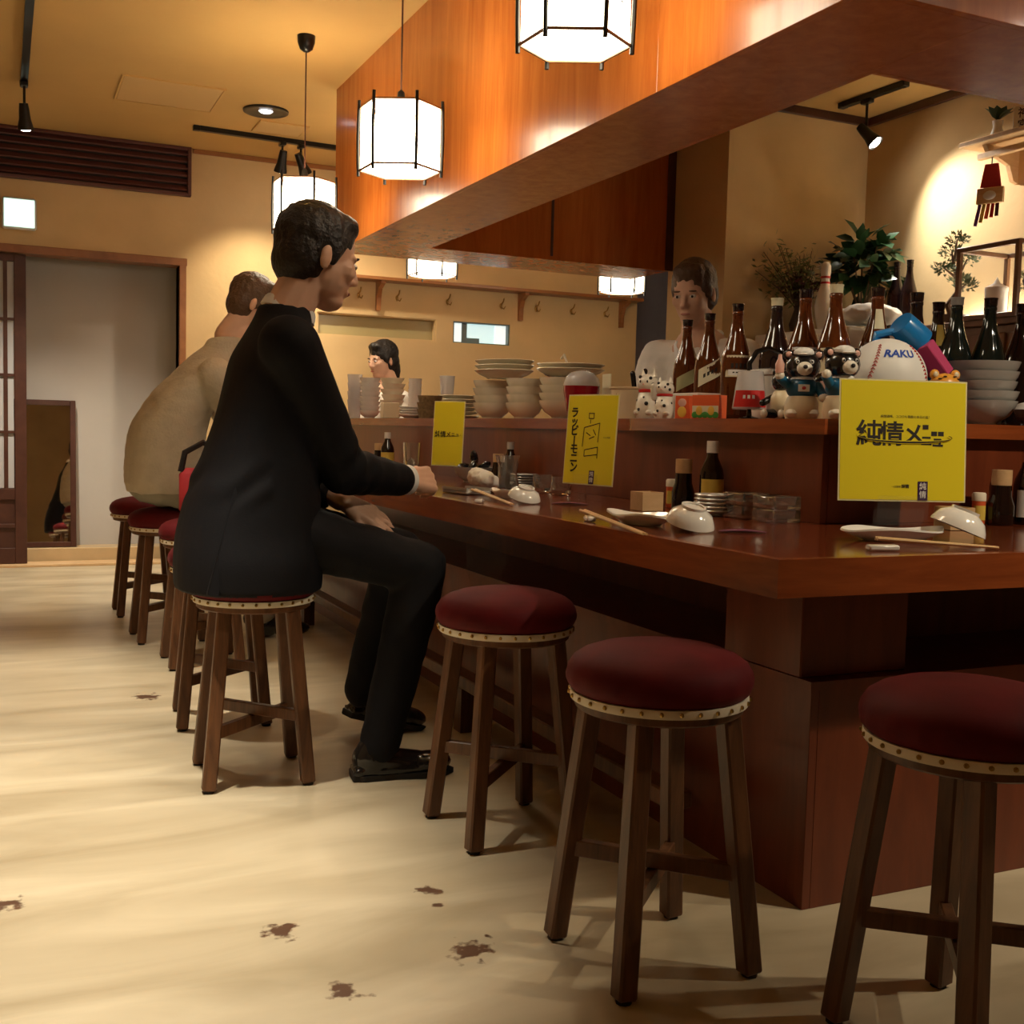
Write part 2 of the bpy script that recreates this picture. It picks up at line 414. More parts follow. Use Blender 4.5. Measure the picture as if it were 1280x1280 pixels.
# slot windows in the far wall
def slot(name, x0, x1, panes):
    o = struct(name, MB().box((x0, YW+.01, 1.588), (x1, YW+.10, 1.596)).box((x0, YW+.01, 1.737), (x1, YW+.10, 1.745)).box((x0, YW+.01, 1.596), (x0+.012, YW+.10, 1.737)).box((x1-.012, YW+.01, 1.596), (x1, YW+.10, 1.737)), 'window_dark' if len(panes) > 1 else 'plaster')
    for a, b, z0, z1, mt, dy in panes:
        MB().box((a, YW+.06+dy, z0), (b, YW+.07+dy, z1)).build('pane', mt, o, False)
slot('window_1', 2.01, 2.90, [(2.022, 2.888, 1.596, 1.737, 'pane_olive', 0)])
slot('window_2', 3.03, 3.49, [(3.04, 3.12, 1.596, 1.737, 'window_white', 0), (3.12, 3.16, 1.596, 1.737, 'window_dark', -.01), (3.16, 3.478, 1.596, 1.737, 'window_lit', 0), (3.16, 3.26, 1.596, 1.632, 'window_dark', -.012), (3.39, 3.478, 1.596, 1.737, 'window_white', -.006)])

# sliding lattice door in front of the alcove
def lattice_door():
    o = struct('door_1', MB().box((-.72, YW+.02, .02), (-.66, YW+.06, DZ-.01), .003).box((.075, YW+.02, .02), (.145, YW+.06, DZ-.01), .003), 'dark_wood')
    ys = (YW+.02, YW+.06)
    for z0, z1 in ((.02, .12), (.43, .50), (1.93, DZ-.01), (.25, .275)):
        MB().box((-.66, ys[0]+.002, z0), (.075, ys[1]-.002, z1), .002).build('rail', 'dark_wood', o, False)
    MB().box((-.66, ys[0]+.018, .12), (.075, ys[0]+.026, .43)).build('lower_panel', 'dark_wood', o, False)
    xs = [-.66, -.50, -.34, -.16, .025, .075]; zs = [.50, .86, 1.22, 1.57, 1.93]
    for x in xs[1:-1]: MB().box((x-.012, ys[0]+.004, .50), (x+.012, ys[1]-.006, 1.93)).build('muntin', 'dark_wood', o, False)
    for z in zs[1:-1]: MB().box((-.66, ys[0]+.006, z-.008), (.075, ys[1]-.008, z+.008)).build('muntin', 'dark_wood', o, False)
    for a, b in zip(xs, xs[1:]):
        for c, d in zip(zs, zs[1:]): MB().box((a+.004, ys[0]+.022, c+.004), (b-.004, ys[0]+.026, d-.004)).build('pane', 'shoji', o, False)
lattice_door()

# wooden soffit round the kitchen, above the counter
SX0, SX1, SY0, SY1, SF0, SF1, SZ = 1.646, 2.045, 1.90, 2.32, 5.58, 6.01, 1.889
sof = struct('wall_soffit', MB().box((SX0+.02, SY0+.02, SZ+.02), (SX1-.02, SF1-.02, ZCEIL)).box((SX1-.02, SY0+.02, SZ+.02), (XRIGHT, SY1-.02, ZCEIL)).box((SX1-.02, SF0+.02, SZ+.02), (3.52, SF1-.02, ZCEIL)), 'dark_wood')
def panels(axis, fixed0, fixed1, cuts, z0, z1, g=.0008):
    for a, b in zip(cuts, cuts[1:]):
        lo, hi = ((fixed0, a+g, z0), (fixed1, b-g, z1)) if axis == 1 else ((a+g, fixed0, z0), (b-g, fixed1, z1))
        MB().box(lo, hi, .001).build('panel', 'soffit_wood', sof, False)
panels(1, SX0, SX0+.02, [SY0, 2.72, 4.36, SF1], SZ, ZCEIL)
panels(1, SX1-.02, SX1, [SY1-.02, 3.95, SF0+.02], SZ, ZCEIL)
panels(0, SY0, SY0+.02, [SX0+.02, 3.0, XRIGHT], SZ, ZCEIL)
panels(0, SY1-.02, SY1, [SX1, 3.2, XRIGHT], SZ, ZCEIL)
panels(0, SF0, SF0+.02, [SX1, 2.745, 3.50], SZ, ZCEIL)
panels(0, SF1-.02, SF1, [SX0+.02, 2.745, 3.50], SZ, ZCEIL)
panels(1, SX0+.02, SX1-.02, [SY0+.02, 3.95, SF1-.02], SZ, SZ+.02)
panels(0, SY0+.02, SY1-.02, [SX1-.02, 3.0, XRIGHT], SZ, SZ+.02)
panels(0, SF0+.02, SF1-.02, [SX1-.02, 3.50], SZ, SZ+.02)
MB().box((3.47, SF0-.012, SZ), (3.52, SF0, ZCEIL), .002).build('corner_post', 'dark_wood', sof, False)
MB().box((2.737, SF0-.004, SZ+.02), (2.753, SF0, ZCEIL), .001).build('seam_strip', 'dark_wood', sof, False)

# ================================================================ COUNTER
YE = 7.15
ctr = thing('bar_counter', 'long dark red wooden bar counter with a raised ledge along its kitchen side', 'counter', (1.6, 2.0, 0))
def cpart(name, mb, mat, ang=30):
    o = mb.move((-1.6, -2.0, 0)).build(name, mat, ctr, True, ang); return o
XI, YI = XRISE+.02, YRISE+.02
t0 = ZC-.067; e = .022
cpart('worktop', MB().prism([(XC+e, YC+e), (XI, YI), (XI, YE-.60), (XC+e, YE-e)], t0, ZC), 'counter_wood')
cpart('worktop', MB().prism([(XC+e, YC+e), (4.2, YC+e), (4.2, YI), (XI, YI)], t0, ZC), 'counter_wood')
cpart('worktop', MB().prism([(XC+e, YE-e), (XI, YE-.60), (3.4, YE-.60), (3.4, YE-e)], t0, ZC), 'counter_wood')
cpart('edge_strip', MB().prism([(XC, YC), (XC+e, YC+e), (XC+e, YE-e), (XC, YE)], t0-.002, ZC+.0005), 'counter_edge')
cpart('edge_strip', MB().prism([(XC, YC), (4.2, YC), (4.2, YC+e), (XC+e, YC+e)], t0-.002, ZC+.0005), 'counter_edge')
cpart('edge_strip', MB().prism([(XC, YE), (XC+e, YE-e), (3.4, YE-e), (3.4, YE)], t0-.002, ZC+.0005), 'counter_edge')
for a, b in ((YI-.02, 3.5), (3.5, 4.75), (4.75, 6.57)): cpart('riser_panel', MB().box((XRISE, a+.001, ZC), (XRISE+.02, b-.001, .962), .001), 'riser_wood')
for a, b in ((XRISE+.02, 3.0), (3.0, 4.2)): cpart('riser_panel', MB().box((a+.001, YRISE, ZC), (b-.001, YRISE+.02, .962), .001), 'riser_wood')
cpart('riser_panel', MB().box((XRISE+.02, 6.55, ZC), (3.4, 6.57, .962), .001), 'riser_wood')
LX1, LY1 = 2.34, 2.68
cpart('ledge_board', MB().prism([(1.857, 2.215), (LX1, LY1), (LX1, 3.20), (1.877, 3.20), (1.857, 3.15)], .961, ZL), 'counter_edge')
cpart('ledge_board', MB().prism([(1.877, 3.201), (LX1, 3.201), (LX1, 6.20), (1.877, 6.60)], .961, ZL), 'counter_edge')
cpart('ledge_board', MB().prism([(1.857, 2.215), (4.2, 2.215), (4.2, LY1), (LX1, LY1)], .961, ZL), 'counter_edge')
cpart('ledge_board', MB().prism([(1.877, 6.60), (LX1, 6.20), (3.4, 6.20), (3.4, 6.60)], .961, ZL), 'counter_edge')
cpart('back_panel', MB().box((LX1-.04, LY1-.04, 0), (LX1-.02, 6.2, .961)).box((LX1-.04, LY1-.04, 0), (4.2, LY1-.02, .961)), 'riser_wood')
PX, PY = 1.463, 1.748
cpart('plinth_panel', MB().box((PX, PY, 0), (PX+.02, 6.0, .45), .001), 'plinth_wood')
cpart('plinth_panel', MB().box((PX+.02, PY, 0), (4.2, PY+.02, .45), .001), 'plinth_wood')
cpart('plinth_top', MB().prism([(PX-.006, PY-.006), (1.82, 2.1), (1.82, 6.0), (PX-.006, 6.0)], .45, .468), 'plinth_wood')
cpart('plinth_top', MB().prism([(PX-.006, PY-.006), (4.2, PY-.006), (4.2, 2.1), (1.82, 2.1)], .45, .468), 'plinth_wood')
cpart('recess_panel', MB().box((1.80, 2.08, .468), (1.82, 6.0, t0)), 'plinth_wood')
cpart('recess_panel', MB().box((1.80, 2.08, .468), (4.2, 2.10, t0)), 'plinth_wood')
cpart('corner_post', MB().box((PX-.005, PY+.03, .468), (1.735, 2.04, t0), .003), 'plinth_wood')
cpart('foot_rail', MB().box((PX-.16, 2.0, .14), (PX-.10, 6.0, .18), .004).box((PX-.16, 3.2, 0), (PX-.11, 3.26, .14)).box((PX-.16, 5.2, 0), (PX-.11, 5.26, .14)), 'stool_wood')

# ================================================================ CEILING AND WALL FITTINGS
def vent():
    t = thing('louver_vent', 'dark brown wooden louver grille at the top of the far wall above the doorway', 'vent', (.17, YW, 2.433))
    x0, x1 = -.97, .976
    MB().box((x0, -.002, .01), (x1, .0, .315)).build('backing', 'rubber', t, False)
    MB().box((x0, -.045, 0), (x1, 0, .022), .002).box((x0, -.045, .295), (x1, 0, .316), .002).build('frame_rail', 'vent_wood', t, False)
    for a in (x0, x1-.022): MB().box((a, -.047, .0), (a+.022, 0, .316), .002).build('frame_stile', 'vent_wood', t, False)
    for k in range(6):
        z = .05+k*.046
        MB().obox(((x0+x1)/2, -.022, z), ((x1-x0)/2-.02, .020, .006), Matrix.Rotation(math.radians(52), 3, 'X'), .001).build('slat', 'vent_wood', t, False)
vent()
sg = thing('exit_sign', 'small square glowing green-white exit sign high on the far wall', 'sign', (.108, YW, 2.12))
MB().box((-.10, -.05, 0), (.10, -.002, .195), .012).build('housing', 'sign_case', sg)
MB().box((-.088, -.056, .012), (.088, -.050, .183), .004).build('lit_face', 'sign_lit', sg)
hp = thing('ceiling_hatch', 'square access hatch set flush in the ochre ceiling', 'hatch', (.84, 6.55, ZCEIL))
MB().box((-.245, -.235, -.006), (.265, .235, 0), .002).build('hatch_panel', 'ceiling_hatch', hp, False)
fr = MB()
for a, b in (((-.257, -.247), (.277, -.237)), ((-.257, .237), (.277, .247)), ((-.257, -.237), (-.247, .237)), ((.267, -.237), (.277, .237))): fr.box((*a, -.008), (*b, 0))
fr.build('hatch_frame', 'ceiling_paint', hp, False)
hp2 = dup(hp, 'smaller hatch beside the wooden soffit, beyond the pendant cap', (1.55, 6.95, ZCEIL)); hp2.scale = (.55, .55, 1)
dl = thing('downlight', 'round recessed ceiling downlight with a black rim', 'light', (1.395, 6.61, ZCEIL))
MB().lathe([(.085, -.004), (.118, -.014), (.128, -.010), (.130, 0), (.085, 0)], 32).build('rim', 'black_metal', dl)
MB().lathe([(0, -.003), (.088, -.003), (.088, 0), (0, 0)], 32).build('reflector', 'chrome', dl)
MB().lathe([(0, -.016), (.03, -.012), (.042, -.003), (0, -.003)], 24).build('bulb', 'down_lit', dl)
ld = bpy.data.lights.new('downlight_light', 'SPOT'); ld.energy = 25; ld.color = (1, .88, .7); ld.spot_size = 2.2; ld.spot_blend = .8; ld.shadow_soft_size = .05
lo = bpy.data.objects.new('downlight_light', ld); col.objects.link(lo); lo.parent = dl; lo.location = (0, 0, -.03)

def track(label, a, b, mat='black_metal'):
    a, b = Vector(a), Vector(b); c = (a+b)/2
    t = thing('light_track', label, 'track', (c.x, c.y, ZCEIL)); h = (b-a)/2
    MB().bar(Vector((-h.x, -h.y, -.014)), Vector((h.x, h.y, -.014)), .036, .028).build('rail', mat, t, False)
    for s in (-1, 1): MB().box((h.x*s-.021, h.y*s-.021, -.03), (h.x*s+.021, h.y*s+.021, 0), .003).build('end_cap', 'black_metal', t, False)
track('long dark lighting track on the ceiling above the exit sign', (.126, .2), (.120, 6.70))
track('dark lighting track along the ceiling edge by the far wall', (1.09, 7.15), (2.55, 7.22))
track('short dark lighting track in the kitchen corner', (4.117, 4.88), (4.13, 4.45))
track('dark lighting track over the seats at the short side of the counter', (2.2, .55), (4.2, .55))
def spot(label, p, target, energy, ang=70, drop=.13, colr=(1, .83, .58), off=None):
    p = Vector((p[0], p[1], ZCEIL)); t = thing('spotlight', label, 'spotlight', (p.x, p.y, ZCEIL-.028))
    d = (Vector(target)-(p-Vector((0, 0, drop+.03)))).normalized()
    MB().box((-.018, -.035, -.022), (.018, .035, 0), .004).build('mount', 'black_metal', t)
    MB().tube([(0, 0, -.02), (0, 0, -drop)], .007).build('stem', 'black_metal', t)
    q = Vector((0, 0, 1)).rotation_difference(d).to_matrix().to_4x4(); mt = T(0, 0, -drop) @ q
    MB().lathe([(0, -.05), (.022, -.05), (.026, -.02), (.030, .03), (.041, .075), (.041, .085), (.036, .08), (.025, .04), (0, .03)], 20).xf(mt).build('lamp_head', 'black_metal', t)
    MB().lathe([(0, .092), (.022, .088), (.034, .074), (0, .06)], 18).xf(mt).build(off+'_bulb_offscreen' if off else 'bulb', 'lamp_lit', t)
    ln = off+'_light_offscreen' if off else 'spot_light'
    l = bpy.data.lights.new(ln, 'SPOT'); l.energy = energy; l.color = colr; l.spot_size = math.radians(ang); l.spot_blend = .9; l.shadow_soft_size = .03
    o = bpy.data.objects.new(ln, l); col.objects.link(o); o.parent = t
    o.matrix_local = T(*(Vector((0, 0, -drop))+d*.11)) @ Vector((0, 0, -1)).rotation_difference(d).to_matrix().to_4x4()
    return t
spot('black spotlight hanging at the end of the long track above the doorway', (.12, 6.62, 0), (.35, 7.3, 0), SPOT_W*2.4, 84, .16, colr=(1, .89, .70))
spot('black spotlight on the long track shining on the floor beside the man in the suit', (.122, 4.1, 0), (-.02, 4.05, 0), SPOT_W*3.6, 56, colr=(1, .89, .70), off='track_by_suited_man')
spot('black spotlight on the long track above the open cream floor', (.124, 2.5, 0), (-.08, 2.40, 0), SPOT_W*4.8, 58, colr=(1, .89, .70), off='track_over_open_floor')
spot('black spotlight turned to the far wall, left of its twin on the track', (1.62, 7.17, 0), (1.5, 7.9, .9), SPOT_W*.8, 90, .10)
spot('black spotlight beside its twin on the far wall track', (1.74, 7.18, 0), (2.6, 7.7, 1.1), SPOT_W*.8, 90, .10)
spot('black spotlight on the short kitchen track shining at the plants', (4.122, 4.70, 0), (4.44, 4.05, 1.75), SPOT_W*.9, 105, .17, colr=(1, .92, .8))
spot('black spotlight on the track over the short side of the counter', (2.7, .55, 0), (2.05, 2.0, .8), SPOT_W*1.5, 60, off='short_side_track')
track('added bare dark lighting track, unseen above the kitchen worktop', (2.75, 2.5), (2.75, 5.4))  # invented track, added to carry kitchen lamps; bare and hidden by the soffit
spot('black spotlight beside the wall on the track over the short side', (3.6, .55, 0), (2.0, 1.0, .0), SPOT_W*.8, 60, off='short_side_wall_track')

# ---------------------------------------------------------------- hexagonal paper lanterns
def lantern(label, x, y, z, sc=1.0):
    t = thing('paper_lantern', label, 'lantern', (x, y, z), math.radians(-27), 'hexagonal paper lanterns round the counter')
    R_, h = .146*sc, .225*sc
    P = [Vector((R_*math.cos(PI/3*k), R_*math.sin(PI/3*k), 0)) for k in range(6)]
    for p in P:
        o = p*1.02
        MB().tube([o+Vector((0, 0, -.018)), o*1.015+Vector((0, 0, .06)), o*1.02+Vector((0, 0, h/2)), o*1.015+Vector((0, 0, h-.06)), o+Vector((0, 0, h+.022))], .0062, 6).build('post', 'black_metal', t)
    for zz in (.002, h-.004):
        rm = MB()
        for k in range(6): rm.bar(P[k]+Vector((0, 0, zz)), P[(k+1) % 6]+Vector((0, 0, zz)), .006, .006)
        rm.build('rim', 'rack_wood', t, False)
    for k in range(6):
        a, b = P[k]*.985, P[(k+1) % 6]*.985
        d = (b-a).normalized(); a, b = a+d*.004, b-d*.004; n = d.cross(Vector((0, 0, 1)))*.002
        u = Vector((0, 0, h-.01)); z0 = Vector((0, 0, .006))
        MB().add([a+z0, b+z0, b+u, a+u, a+z0-n, b+z0-n, b+u-n, a+u-n], [(0, 1, 2, 3), (7, 6, 5, 4), (0, 4, 5, 1), (1, 5, 6, 2), (2, 6, 7, 3), (3, 7, 4, 0)]).build('paper_panel', 'paper_lit', t, False)
    MB().prism([(p.x*.97, p.y*.97) for p in P], .003, .006).build('bottom_paper', 'paper_lit', t, False)
    # brush strokes on one side panel
    c = (P[0]+P[5])*.5; n = c.normalized(); s = Vector((-n.y, n.x, 0)); br = MB()
    for i, (u, v, w_, hh) in enumerate(((.02, .17, .004, .02), (.012, .14, .014, .004), (.022, .115, .004, .022), (.01, .09, .012, .004), (.0, .12, .004, .03))):
        br.obox(c*.995+n*.0035+s*u+Vector((0, 0, v)), (w_/2, .0006, hh/2), Matrix((s, n, Vector((0, 0, 1)))).transposed())
    br.build('brush_mark', 'ink', t, False)
    top = h+.002
    MB().box((-R_*.9, -.006, top-.008), (R_*.9, .006, top)).build('cross_bar', 'dark_wood', t, False)
    MB().lathe([(0, top), (.026, top), (.028, top+.01), (.016, top+.022), (.012, top+.05), (.004, top+.058), (0, top+.058)], 16).build('socket', 'black_metal', t)
    MB().tube([(0, 0, top+.05), (0, 0, ZCEIL-z-.01)], .0035, 6).build('cord', 'cord', t)
    zt = ZCEIL-z
    MB().lathe([(0, zt-.075), (.012, zt-.073), (.030, zt-.060), (.040, zt-.03), (.042, zt), (0, zt)], 20).build('ceiling_cap', 'black_metal', t)
    return t
ZLN = 1.862
lantern('hexagonal paper lantern over the counter, nearest to the soffit corner', 1.30, 2.545, 1.905, .95)
lantern('hexagonal paper lantern between two others along the long side of the soffit', 1.30, 3.89, ZLN)
lantern('hexagonal paper lantern hanging above the two seated customers', 1.297, 5.274, ZLN)
lantern('hexagonal paper lantern beyond the far soffit, before the coat rack middle', 2.354, 6.40, ZLN)
lantern('hexagonal paper lantern beyond the far soffit, near the end of the coat rack', 3.66, 6.40, ZLN)

# ---------------------------------------------------------------- coat rack on the far wall
cr = thing('coat_rack', 'long wooden wall shelf with brackets and hooks below it', 'coat rack', (2.0, YW, 1.98))
MB().box((0, -.15, 0), (2.56, 0, .024), .003).build('shelf_board', 'rack_wood', cr)
for px in (472, 650, 776):
    x = on_y(px, 375, YW).x-2.0
    b = MB().prism([(0, 0), (-.13, 0), (-.13, -.02), (-.06, -.05), (-.035, -.11), (-.03, -.20), (0, -.20)], x-.016, x+.016)
    b.v = [Vector((v.z, v.x, v.y)) for v in b.v]; b.build('bracket', 'rack_wood', cr, False)
for px in (448, 496, 559, 626, 670, 714, 756):
    x = on_y(px, 372, YW).x-2.0
    MB().ell((x, -.006, -.10), (.012, .006, .02), 8).tube([(x, -.01, -.09), (x, -.05, -.075), (x, -.065, -.05)], .005, 6).tube([(x, -.01, -.11), (x-.012, -.04, -.125), (x-.018, -.05, -.105)], .004, 6).tube([(x, -.01, -.11), (x+.012, -.04, -.125), (x+.018, -.05, -.105)], .004, 6).build('hook', 'brass', cr)

# ---------------------------------------------------------------- leaning mirror in the alcove
mr_ = thing('standing_mirror', 'tall dark-framed mirror leaning against the pale alcove wall', 'mirror', (.20, 8.0, .10))
MB().box((-.22, -.018, .03), (.22, -.010, .945)).build('glass', 'mirror', mr_, False)
for lo, hi in (((-.25, -.03, 0), (-.215, 0, .975)), ((.215, -.03, 0), (.25, 0, .975)), ((-.215, -.03, 0), (.215, 0, .035)), ((-.215, -.03, .94), (.215, 0, .975))):
    MB().box(lo, hi, .003).build('frame_bar', 'dark_wood', mr_, False)
mr_.rotation_euler = (math.radians(-4.5), 0, 0)

# ================================================================ STOOLS
def make_stool():
    t = thing('bar_stool', 'x', 'stool', group='red velvet bar stools')
    def pleat(r, z, a):
        k = max(0, min(1, (z-.497)/.02)); k2 = max(0, 1-(z-.497)/.045)
        return r*(1-.028*k2*(.5+.5*math.sin(a*22+1.3*math.sin(3*a)))*k), z
    prof = [(0, .492), (.150, .492), (.157, .497), (.163, .503), (.167, .512), (.168, .522), (.165, .535), (.156, .549), (.140, .560), (.115, .569), (.08, .576), (.04, .580), (0, .581)]
    MB().lathe(prof, 88, fn=pleat).build('cushion', 'velvet', t, True, 70)
    MB().lathe([(.150, .478), (.1585, .479), (.160, .486), (.1595, .4945), (.150, .4945), (.150, .478)], 56).build('trim_band', 'trim_tape', t)
    MB().lathe([(0, .462), (.145, .462), (.1505, .466), (.1505, .490), (0, .490)], 40).build('seat_board', 'stool_wood', t)
    st = MB()
    for k in range(30):
        a = 2*PI*k/30; st.ell((.1605*math.cos(a), .1605*math.sin(a), .4875), (.0042, .0042, .0042), 6)
    o = st.build('trim_nails', 'brass', t); o['kind'] = 'stuff'
    tops, bots = .088, .128
    for sx in (-1, 1):
        for sy in (-1, 1):
            p0, p1 = Vector((sx*bots, sy*bots, .006)), Vector((sx*tops, sy*tops, .466))
            lg = MB().bar(p0, p1, .036, .036, (1, 0, 0), .004).build('leg', 'stool_wood', t, False)
            MB().lathe([(0, 0), (.014, 0), (.014, .008), (0, .008)], 10, (p0.x, p0.y, 0)).build('foot_pad', 'rubber', lg)
    f = lambda z: bots+(tops-bots)*z/.46
    z1, z2 = .150, .182
    a = f(z1)-.004; MB().bar((-a, -a, z1), (a, a, z1), .020, .032, (0, 0, 1), .002).build('stretcher', 'stool_wood', t, False)
    a = f(z2)-.004; MB().bar((a, -a, z2), (-a, a, z2), .020, .030, (0, 0, 1), .002).build('stretcher', 'stool_wood', t, False)
    return t
st0 = make_stool()
spots = [((1.070, 1.690), 0, 'red velvet stool at the outer corner of the counter, in front of the fish-shaped plates'),
         ((1.085, 2.395), .03, 'empty red velvet stool next to the man in the black suit'),
         ((.615, 3.005), -.06, 'red velvet stool that the man in the black suit sits on'),
         ((.640, 3.625), -.09, 'empty red velvet stool behind the one the suited man sits on'),
         ((.720, 4.51), 0, 'red velvet stool between the suited man and the customer in beige'),
         ((.66, 5.075), .03, 'red velvet stool that the customer in beige sits on'),
         ((.645, 5.79), .0, 'red velvet stool beyond the customer in beige, closest to the alcove'),
         ((1.375, 1.268), .11, 'red velvet stool at the short side of the counter, below the square yellow menu')]
for i, ((x, y), rz, lb) in enumerate(spots):
    if i == 0: st0.location = (x, y, 0); st0.rotation_euler = (0, 0, rz); st0['label'] = lb
    else: dup(st0, lb, (x, y, 0), rz)

# ================================================================ PEOPLE
def head_prims(mb, mt, s=1.0, neck=True):
    t = MB()
    t.ell((-.012, 0, .035), (.098, .077, .088), 20)
    t.ell((.026, 0, -.026), (.069, .063, .086), 20)
    t.ell((.046, 0, -.086), (.043, .041, .032), 14)
    t.ell((.075, 0, .022), (.016, .055, .014), 12)                    # brow
    t.cap((.088, 0, .014), (.106, 0, -.024), .009, .0115)              # nose
    t.ell((.098, .012, -.030), (.010, .009, .008), 8); t.ell((.098, -.012, -.030), (.010, .009, .008), 8)
    t.ell((.086, 0, -.060), (.010, .026, .013), 10)
    for sy in (-1, 1):
        t.ell((.062, sy*.036, -.014), (.029, .028, .030), 10)
        t.ell((-.008, sy*.080, -.006), (.016, .009, .032), 10)
    if neck: t.cap((-.022, 0, -.05), (-.045, 0, -.17), .056, .062)
    t.v = [v*s for v in t.v]; return mb.merge(t, mt)
def face_parts(body, mt, s, hair):
    sc = Matrix.Scale(s, 4)
    for sy in (-1, 1):
        MB().ell((.0825, sy*.031, .006), (.0095, .0135, .0070), 12).xf(mt @ sc).build('eye', 'eye_white', body)
        MB().ell((.0905, sy*.031, .006), (.0025, .0055, .0055), 8).xf(mt @ sc).build('pupil', 'ink', body)
        MB().ell((.0865, sy*.032, .026), (.004, .018, .004), 8).xf(mt @ sc).build('eyebrow', hair, body)
    MB().ell((.0955, 0, -.060), (.0035, .021, .0055), 10).xf(mt @ sc).build('lips', 'lip', body)
def hair_prims(mt, s, long_=0):
    t = MB()
    t.ell((-.022, 0, .048), (.102, .086, .092), 20); t.ell((-.045, 0, -.005), (.070, .084, .085), 18)
    t.ell((.034, 0, .094), (.048, .064, .034), 14)
    for sy in (-1, 1): t.ell((.012, sy*.070, .020), (.020, .014, .040), 10)
    if long_: t.ell((-.075, 0, -.06), (.045, .065, .09), 14)
    t.v = [v*s for v in t.v]; return MB().merge(t, mt)
def hair_fold(v): return .0035*noise.noise(Vector((v.x*60, v.y*60, v.z*25)))
def finger(mb, base, d, nrm, segs, r, curl):
    p = Vector(base); d = Vector(d).normalized(); ax = d.cross(Vector(nrm)).normalized()
    for i, L in enumerate(segs):
        d = Matrix.Rotation(curl[i], 3, ax) @ d
        q = p+d*L; mb.cap(p, q, r*(1-.07*i), r*(1-.07*(i+1)), 10); p = q
    return p, d
def hand_prims(mb, wrist, fdir, back, thumb_side, s=1.0, curl=(.5, .7, .5), tcurl=(.3, .3), spread=.06, tdir=(.75, .62, -.22)):
    # fdir: from wrist to knuckles; back: normal of the back of the hand; thumb_side: unit vector to the thumb
    W_ = Vector(wrist); F = Vector(fdir).normalized(); Tn = Vector(thumb_side); Tn = (Tn-F*Tn.dot(F)).normalized(); B = Vector(back); B = (B-F*B.dot(F)-Tn*B.dot(Tn)).normalized()
    offs = [.030, .010, -.010, -.028]; lens = [(.042, .025, .020), (.046, .029, .021), (.043, .027, .020), (.034, .021, .018)]
    nails = []
    for i, (o, L) in enumerate(zip(offs, lens)):
        k = W_+(F*(.090-.004*abs(i-1))+Tn*o)*s
        mb.cap(W_+(F*.008+Tn*o*.55)*s, k, .017*s, .0125*s)
        mb.cap(W_+(F*.03+Tn*o*.8-B*.006)*s, k-B*.004*s, .015*s, .0125*s)
        e, d = finger(mb, k, F+Tn*spread*(1.2-i), -B, [q*s for q in L], .0092*s*(1 if i < 3 else .9), [q*(1+.10*i) for q in curl])
        nails.append((e, d))
    tb = W_+(F*.030+Tn*.024-B*.004)*s
    mb.cap(W_+(F*.012+Tn*.012)*s, tb+(F*.012+Tn*.006)*s, .018*s, .0145*s)
    td = (F*tdir[0]+Tn*tdir[1]+B*tdir[2])
    finger(mb, tb, td, Tn, [.036*s, .030*s, .024*s], .0108*s, [0, tcurl[0], tcurl[1]])
    return nails
def cloth_fold(amp, sc, seed=0):
    def f(v):
        p = Vector((v.x*sc[0]+seed, v.y*sc[1], v.z*sc[2]))
        n = noise.noise(p)+.5*noise.noise(p*2.3)
        return amp*(1-abs(n)*2.2)*.6
    return f
def hmat(loc, yaw, pitch, roll=0): return T(*loc) @ (Euler((roll, pitch, yaw), 'XYZ').to_matrix().to_4x4())

def loft(mb, rings, n=36, ex=2.3):
    # rings (cx, cy, z, a, b) refined by smooth interpolation
    vs, rows = [], []; fine = []
    for i in range(len(rings)-1):
        p0, p1, p2, p3 = rings[max(i-1, 0)], rings[i], rings[i+1], rings[min(i+2, len(rings)-1)]
        for k in range(4):
            t = k/4; fine.append([.5*(2*b_+(c-a)*t+(2*a-5*b_+4*c-d)*t*t+(3*b_-a-3*c+d)*t**3) for a, b_, c, d in zip(p0, p1, p2, p3)])
    fine.append(list(rings[-1]))
    for cx, cy, z, a, b_ in fine:
        rows.append(list(range(len(vs), len(vs)+n)))
        for k in range(n):
            th = 2*PI*k/n; c, s_ = math.cos(th), math.sin(th)
            vs.append((cx+a*math.copysign(abs(c)**(2/ex), c), cy+b_*math.copysign(abs(s_)**(2/ex), s_), z))
    fs = [(A[k], A[(k+1) % n], B[(k+1) % n], B[k]) for A, B in zip(rows, rows[1:]) for k in range(n)]
    fs += [tuple(reversed(rows[0])), tuple(rows[-1])]
    return mb.add(vs, fs)
# ---- man in the black suit (faces the counter, +X); pelvis over his stool
pm = thing('person', 'seated man in a black suit with one hand on the counter', 'person', (.62, 3.0, 0))
OFF = Vector((-.62, -3.0, 0))
def L_(mb): return mb.move(OFF)
hm = hmat((.785, 3.03, 1.400), math.radians(6), math.radians(14))
RS, LS = Vector((.665, 2.845, 1.150)), Vector((.705, 3.235, 1.150))           # shoulders
RE, RW = Vector((.845, 2.955, .830)), Vector((1.105, 3.200, .795))           # right elbow, wrist
LE, LW = Vector((.78, 3.33, .83)), Vector((.880, 3.115, .735))
b = MB(); head_prims(b, hm, 1.09)
b.cap((.660, 3.035, 1.08), (.705, 3.035, 1.235), .07, .060)
b.ell((.635, 3.03, .90), (.085, .14, .22)); b.ell((.61, 3.02, .74), (.12, .15, .12))
b.cap(RS, RE, .047, .038); b.cap(RE, RW, .038, .027); b.cap(LS, LE, .047, .038); b.cap(LE, LW, .038, .027)
b.cap(RS, (.66, 3.03, 1.12), .05, .055); b.cap(LS, (.66, 3.03, 1.12), .05, .055)
rdir = (Vector((1.315, 3.320, .790))-RW)
hand_prims(b, RW+rdir*.10, rdir, (.30, -.80, .55), (-.15, .50, .85), 1.12, (.65, 1.0, .7), (.05, .1), .02, (.96, .10, -.30))
